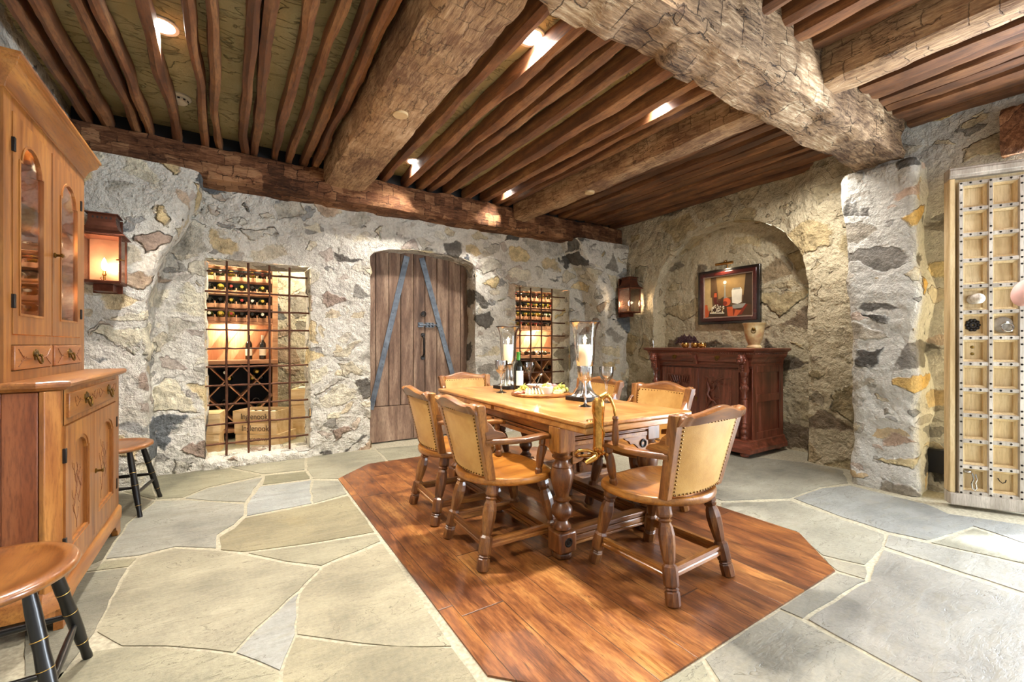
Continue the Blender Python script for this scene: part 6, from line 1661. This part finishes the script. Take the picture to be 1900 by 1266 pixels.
x, z = cell(1, 0); mb = MB(); mb.tube([(x-.022,-.004,z+.022),(x-.020,-.02,z+.008),(x-.008,-.026,z-.004),(x+.006,-.026,z+.004),(x+.012,-.02,z+.020)], .003, 6); mb.build('hook', M['blackiron'], sd, smooth=True)

# ------------------------------------------------------------------ vase of pink blossom at the right edge of the frame
FX, FY = 1.53, .085
ps = empty('plant_stand', (FX, FY, 0), 0, 'slim dark plant stand at the far right edge beside the camera', 'plant stand')
mb = MB(); mb.lathe([(.10,0),(.10,.015),(.03,.04),(.018,.08),(.022,.3),(.016,.5),(.02,.70),(.05,.74),(.11,.75),(.11,.77)], 28, cap=True); mb.build('pedestal', M['black'], ps, smooth=True)
vz = empty('vase', (FX, FY, .7705), 0, 'slim grey vase holding the pink blossom, right edge', 'vase')
mb = MB(); mb.lathe([(.001,.002),(.035,0),(.042,.03),(.036,.10),(.020,.16),(.018,.20),(.024,.22),(.020,.22),(.014,.20),(.014,.16),(.001,.05)], 28, cap=False); mb.build('vessel', M['speaker'], vz, smooth=True)
bl = empty('blossom', (FX, FY, .80), 0, 'pale pink blossom at the right edge, in front of the studded door', 'flower')
bx0 = Vector((1.366-FX, .172-FY, 1.256-.80))
mb = MB(); mb.tube([(0,0,.0),(.0,.0,.2),(-.06,.03,.36),tuple(bx0*1.0+Vector((.01,-.006,-.02)))], [.003,.003,.0025,.0025], 8); st2 = mb.build('stem', M['greenglass'], bl, smooth=True)
for k in range(8):
    a = k*2.4; inner = k >= 5; q = .010 if inner else .016; rr_ = (.020, .015, .027) if not inner else (.015, .012, .024)
    mb = MB(); mb.sphere((0, 0, 0), rr_, 16, 10, M=T(bx0.x+q*cos(a), bx0.y+q*sin(a), bx0.z) @ RZ(a+pi/2) @ RX(R(-14 if not inner else -6))); mb.build('petal', M['petal'], bl, smooth=True)
# ------------------------------------------------------------------ light and camera
WARM = (1, .935, .86)
for (x, y) in LIGHTS:
    spot(x, y, ZC-.03, x, y, 0, 330 if y < 4 else 230, WARM, 130, .8, .06)
spot(4.1, 1.86, 2.86, 4.35, 2.6, 0, 85, WARM, 150, .9, .08)  # added fill lamp for the sideboard, unseen behind the cross beam
for (x, y, e_, c_) in ((-.34, .9, 170, WARM), (1.55, .5, 150, WARM), (2.77, .55, 170, (.93, .97, 1)), (3.9, .35, 150, (.88, .95, 1))):
    spot(x, y, ZC-.03, x, y+.1, 0, e_, c_, 168, .5, .06)
    t_ = empty('recessed_light', (x, y, ZC), 0, 'recessed ceiling light on the camera side of the cross beam', 'ceiling light', 'recessed lights on the camera side')
    mb = MB(); mb.lathe([(.062,-.001),(.084,-.001),(.088,-.006),(.084,-.012),(.066,-.010),(.062,-.001)], 32, cap=False); mb.build('trim_ring', M['white'], t_, smooth=True)
    mb = MB(); mb.lathe([(.0,-.004),(.062,-.003)], 32, cap=False); mb.build('lamp', M['can'], t_)
# daylight through the doorway on the right
l = bpy.data.lights.new('doorway_daylight', 'AREA'); l.shape = 'RECTANGLE'; l.size = 1.6; l.size_y = 2.3; l.energy = 420; l.color = (.80, .89, 1)
o = bpy.data.objects.new('doorway_daylight', l); COL.objects.link(o); o.location = (5.2, -.25, 1.25); o.rotation_euler = (R(100), 0, R(90))
l = bpy.data.lights.new('rear_fill_light', 'AREA'); l.shape = 'RECTANGLE'; l.size = 2.0; l.size_y = 1.5; l.energy = 34; l.color = (.84, .91, 1)  # added fill light from behind the camera; no window is built there
o = bpy.data.objects.new('rear_fill_light', l); COL.objects.link(o); o.location = (3.3, -2.0, 1.5); o.rotation_euler = (R(97), 0, R(0))
sun = bpy.data.lights.new('sun', 'SUN'); sun.energy = 14; sun.color = (.9, .95, 1); sun.angle = R(3)
o = bpy.data.objects.new('sun', sun); COL.objects.link(o)
o.rotation_euler = Vector((-1.5, .9, -2.5)).to_track_quat('-Z', 'Y').to_euler()
w = bpy.data.worlds.new('world'); scn.world = w; w.use_nodes = True
w.node_tree.nodes['Background'].inputs[0].default_value = (.95, .97, 1, 1); w.node_tree.nodes['Background'].inputs[1].default_value = .42

cd = bpy.data.cameras.new('camera'); cam = bpy.data.objects.new('camera', cd); COL.objects.link(cam)
cam.location = (0, 0, H); cam.rotation_euler = (R(90), 0, -TH)
cd.sensor_fit = 'HORIZONTAL'; cd.sensor_width = 36; cd.lens = 36*F/1900; cd.shift_y = (HOR-633)/1900
cd.clip_start = .02; scn.camera = cam
scn.view_settings.view_transform = 'Standard'; scn.view_settings.look = 'None'
scn.view_settings.exposure = 0.88; scn.view_settings.gamma = 1; scn.view_settings.use_curve_mapping = False
scn.cycles.use_denoising = True
scn.cycles.use_adaptive_sampling = True; scn.cycles.adaptive_threshold = .025; scn.cycles.max_bounces = 7; scn.cycles.diffuse_bounces = 4; scn.cycles.transparent_max_bounces = 16
scn.cycles.sample_clamp_indirect = 6; scn.cycles.caustics_reflective = False; scn.cycles.caustics_refractive = False
bpy.context.view_layer.update()
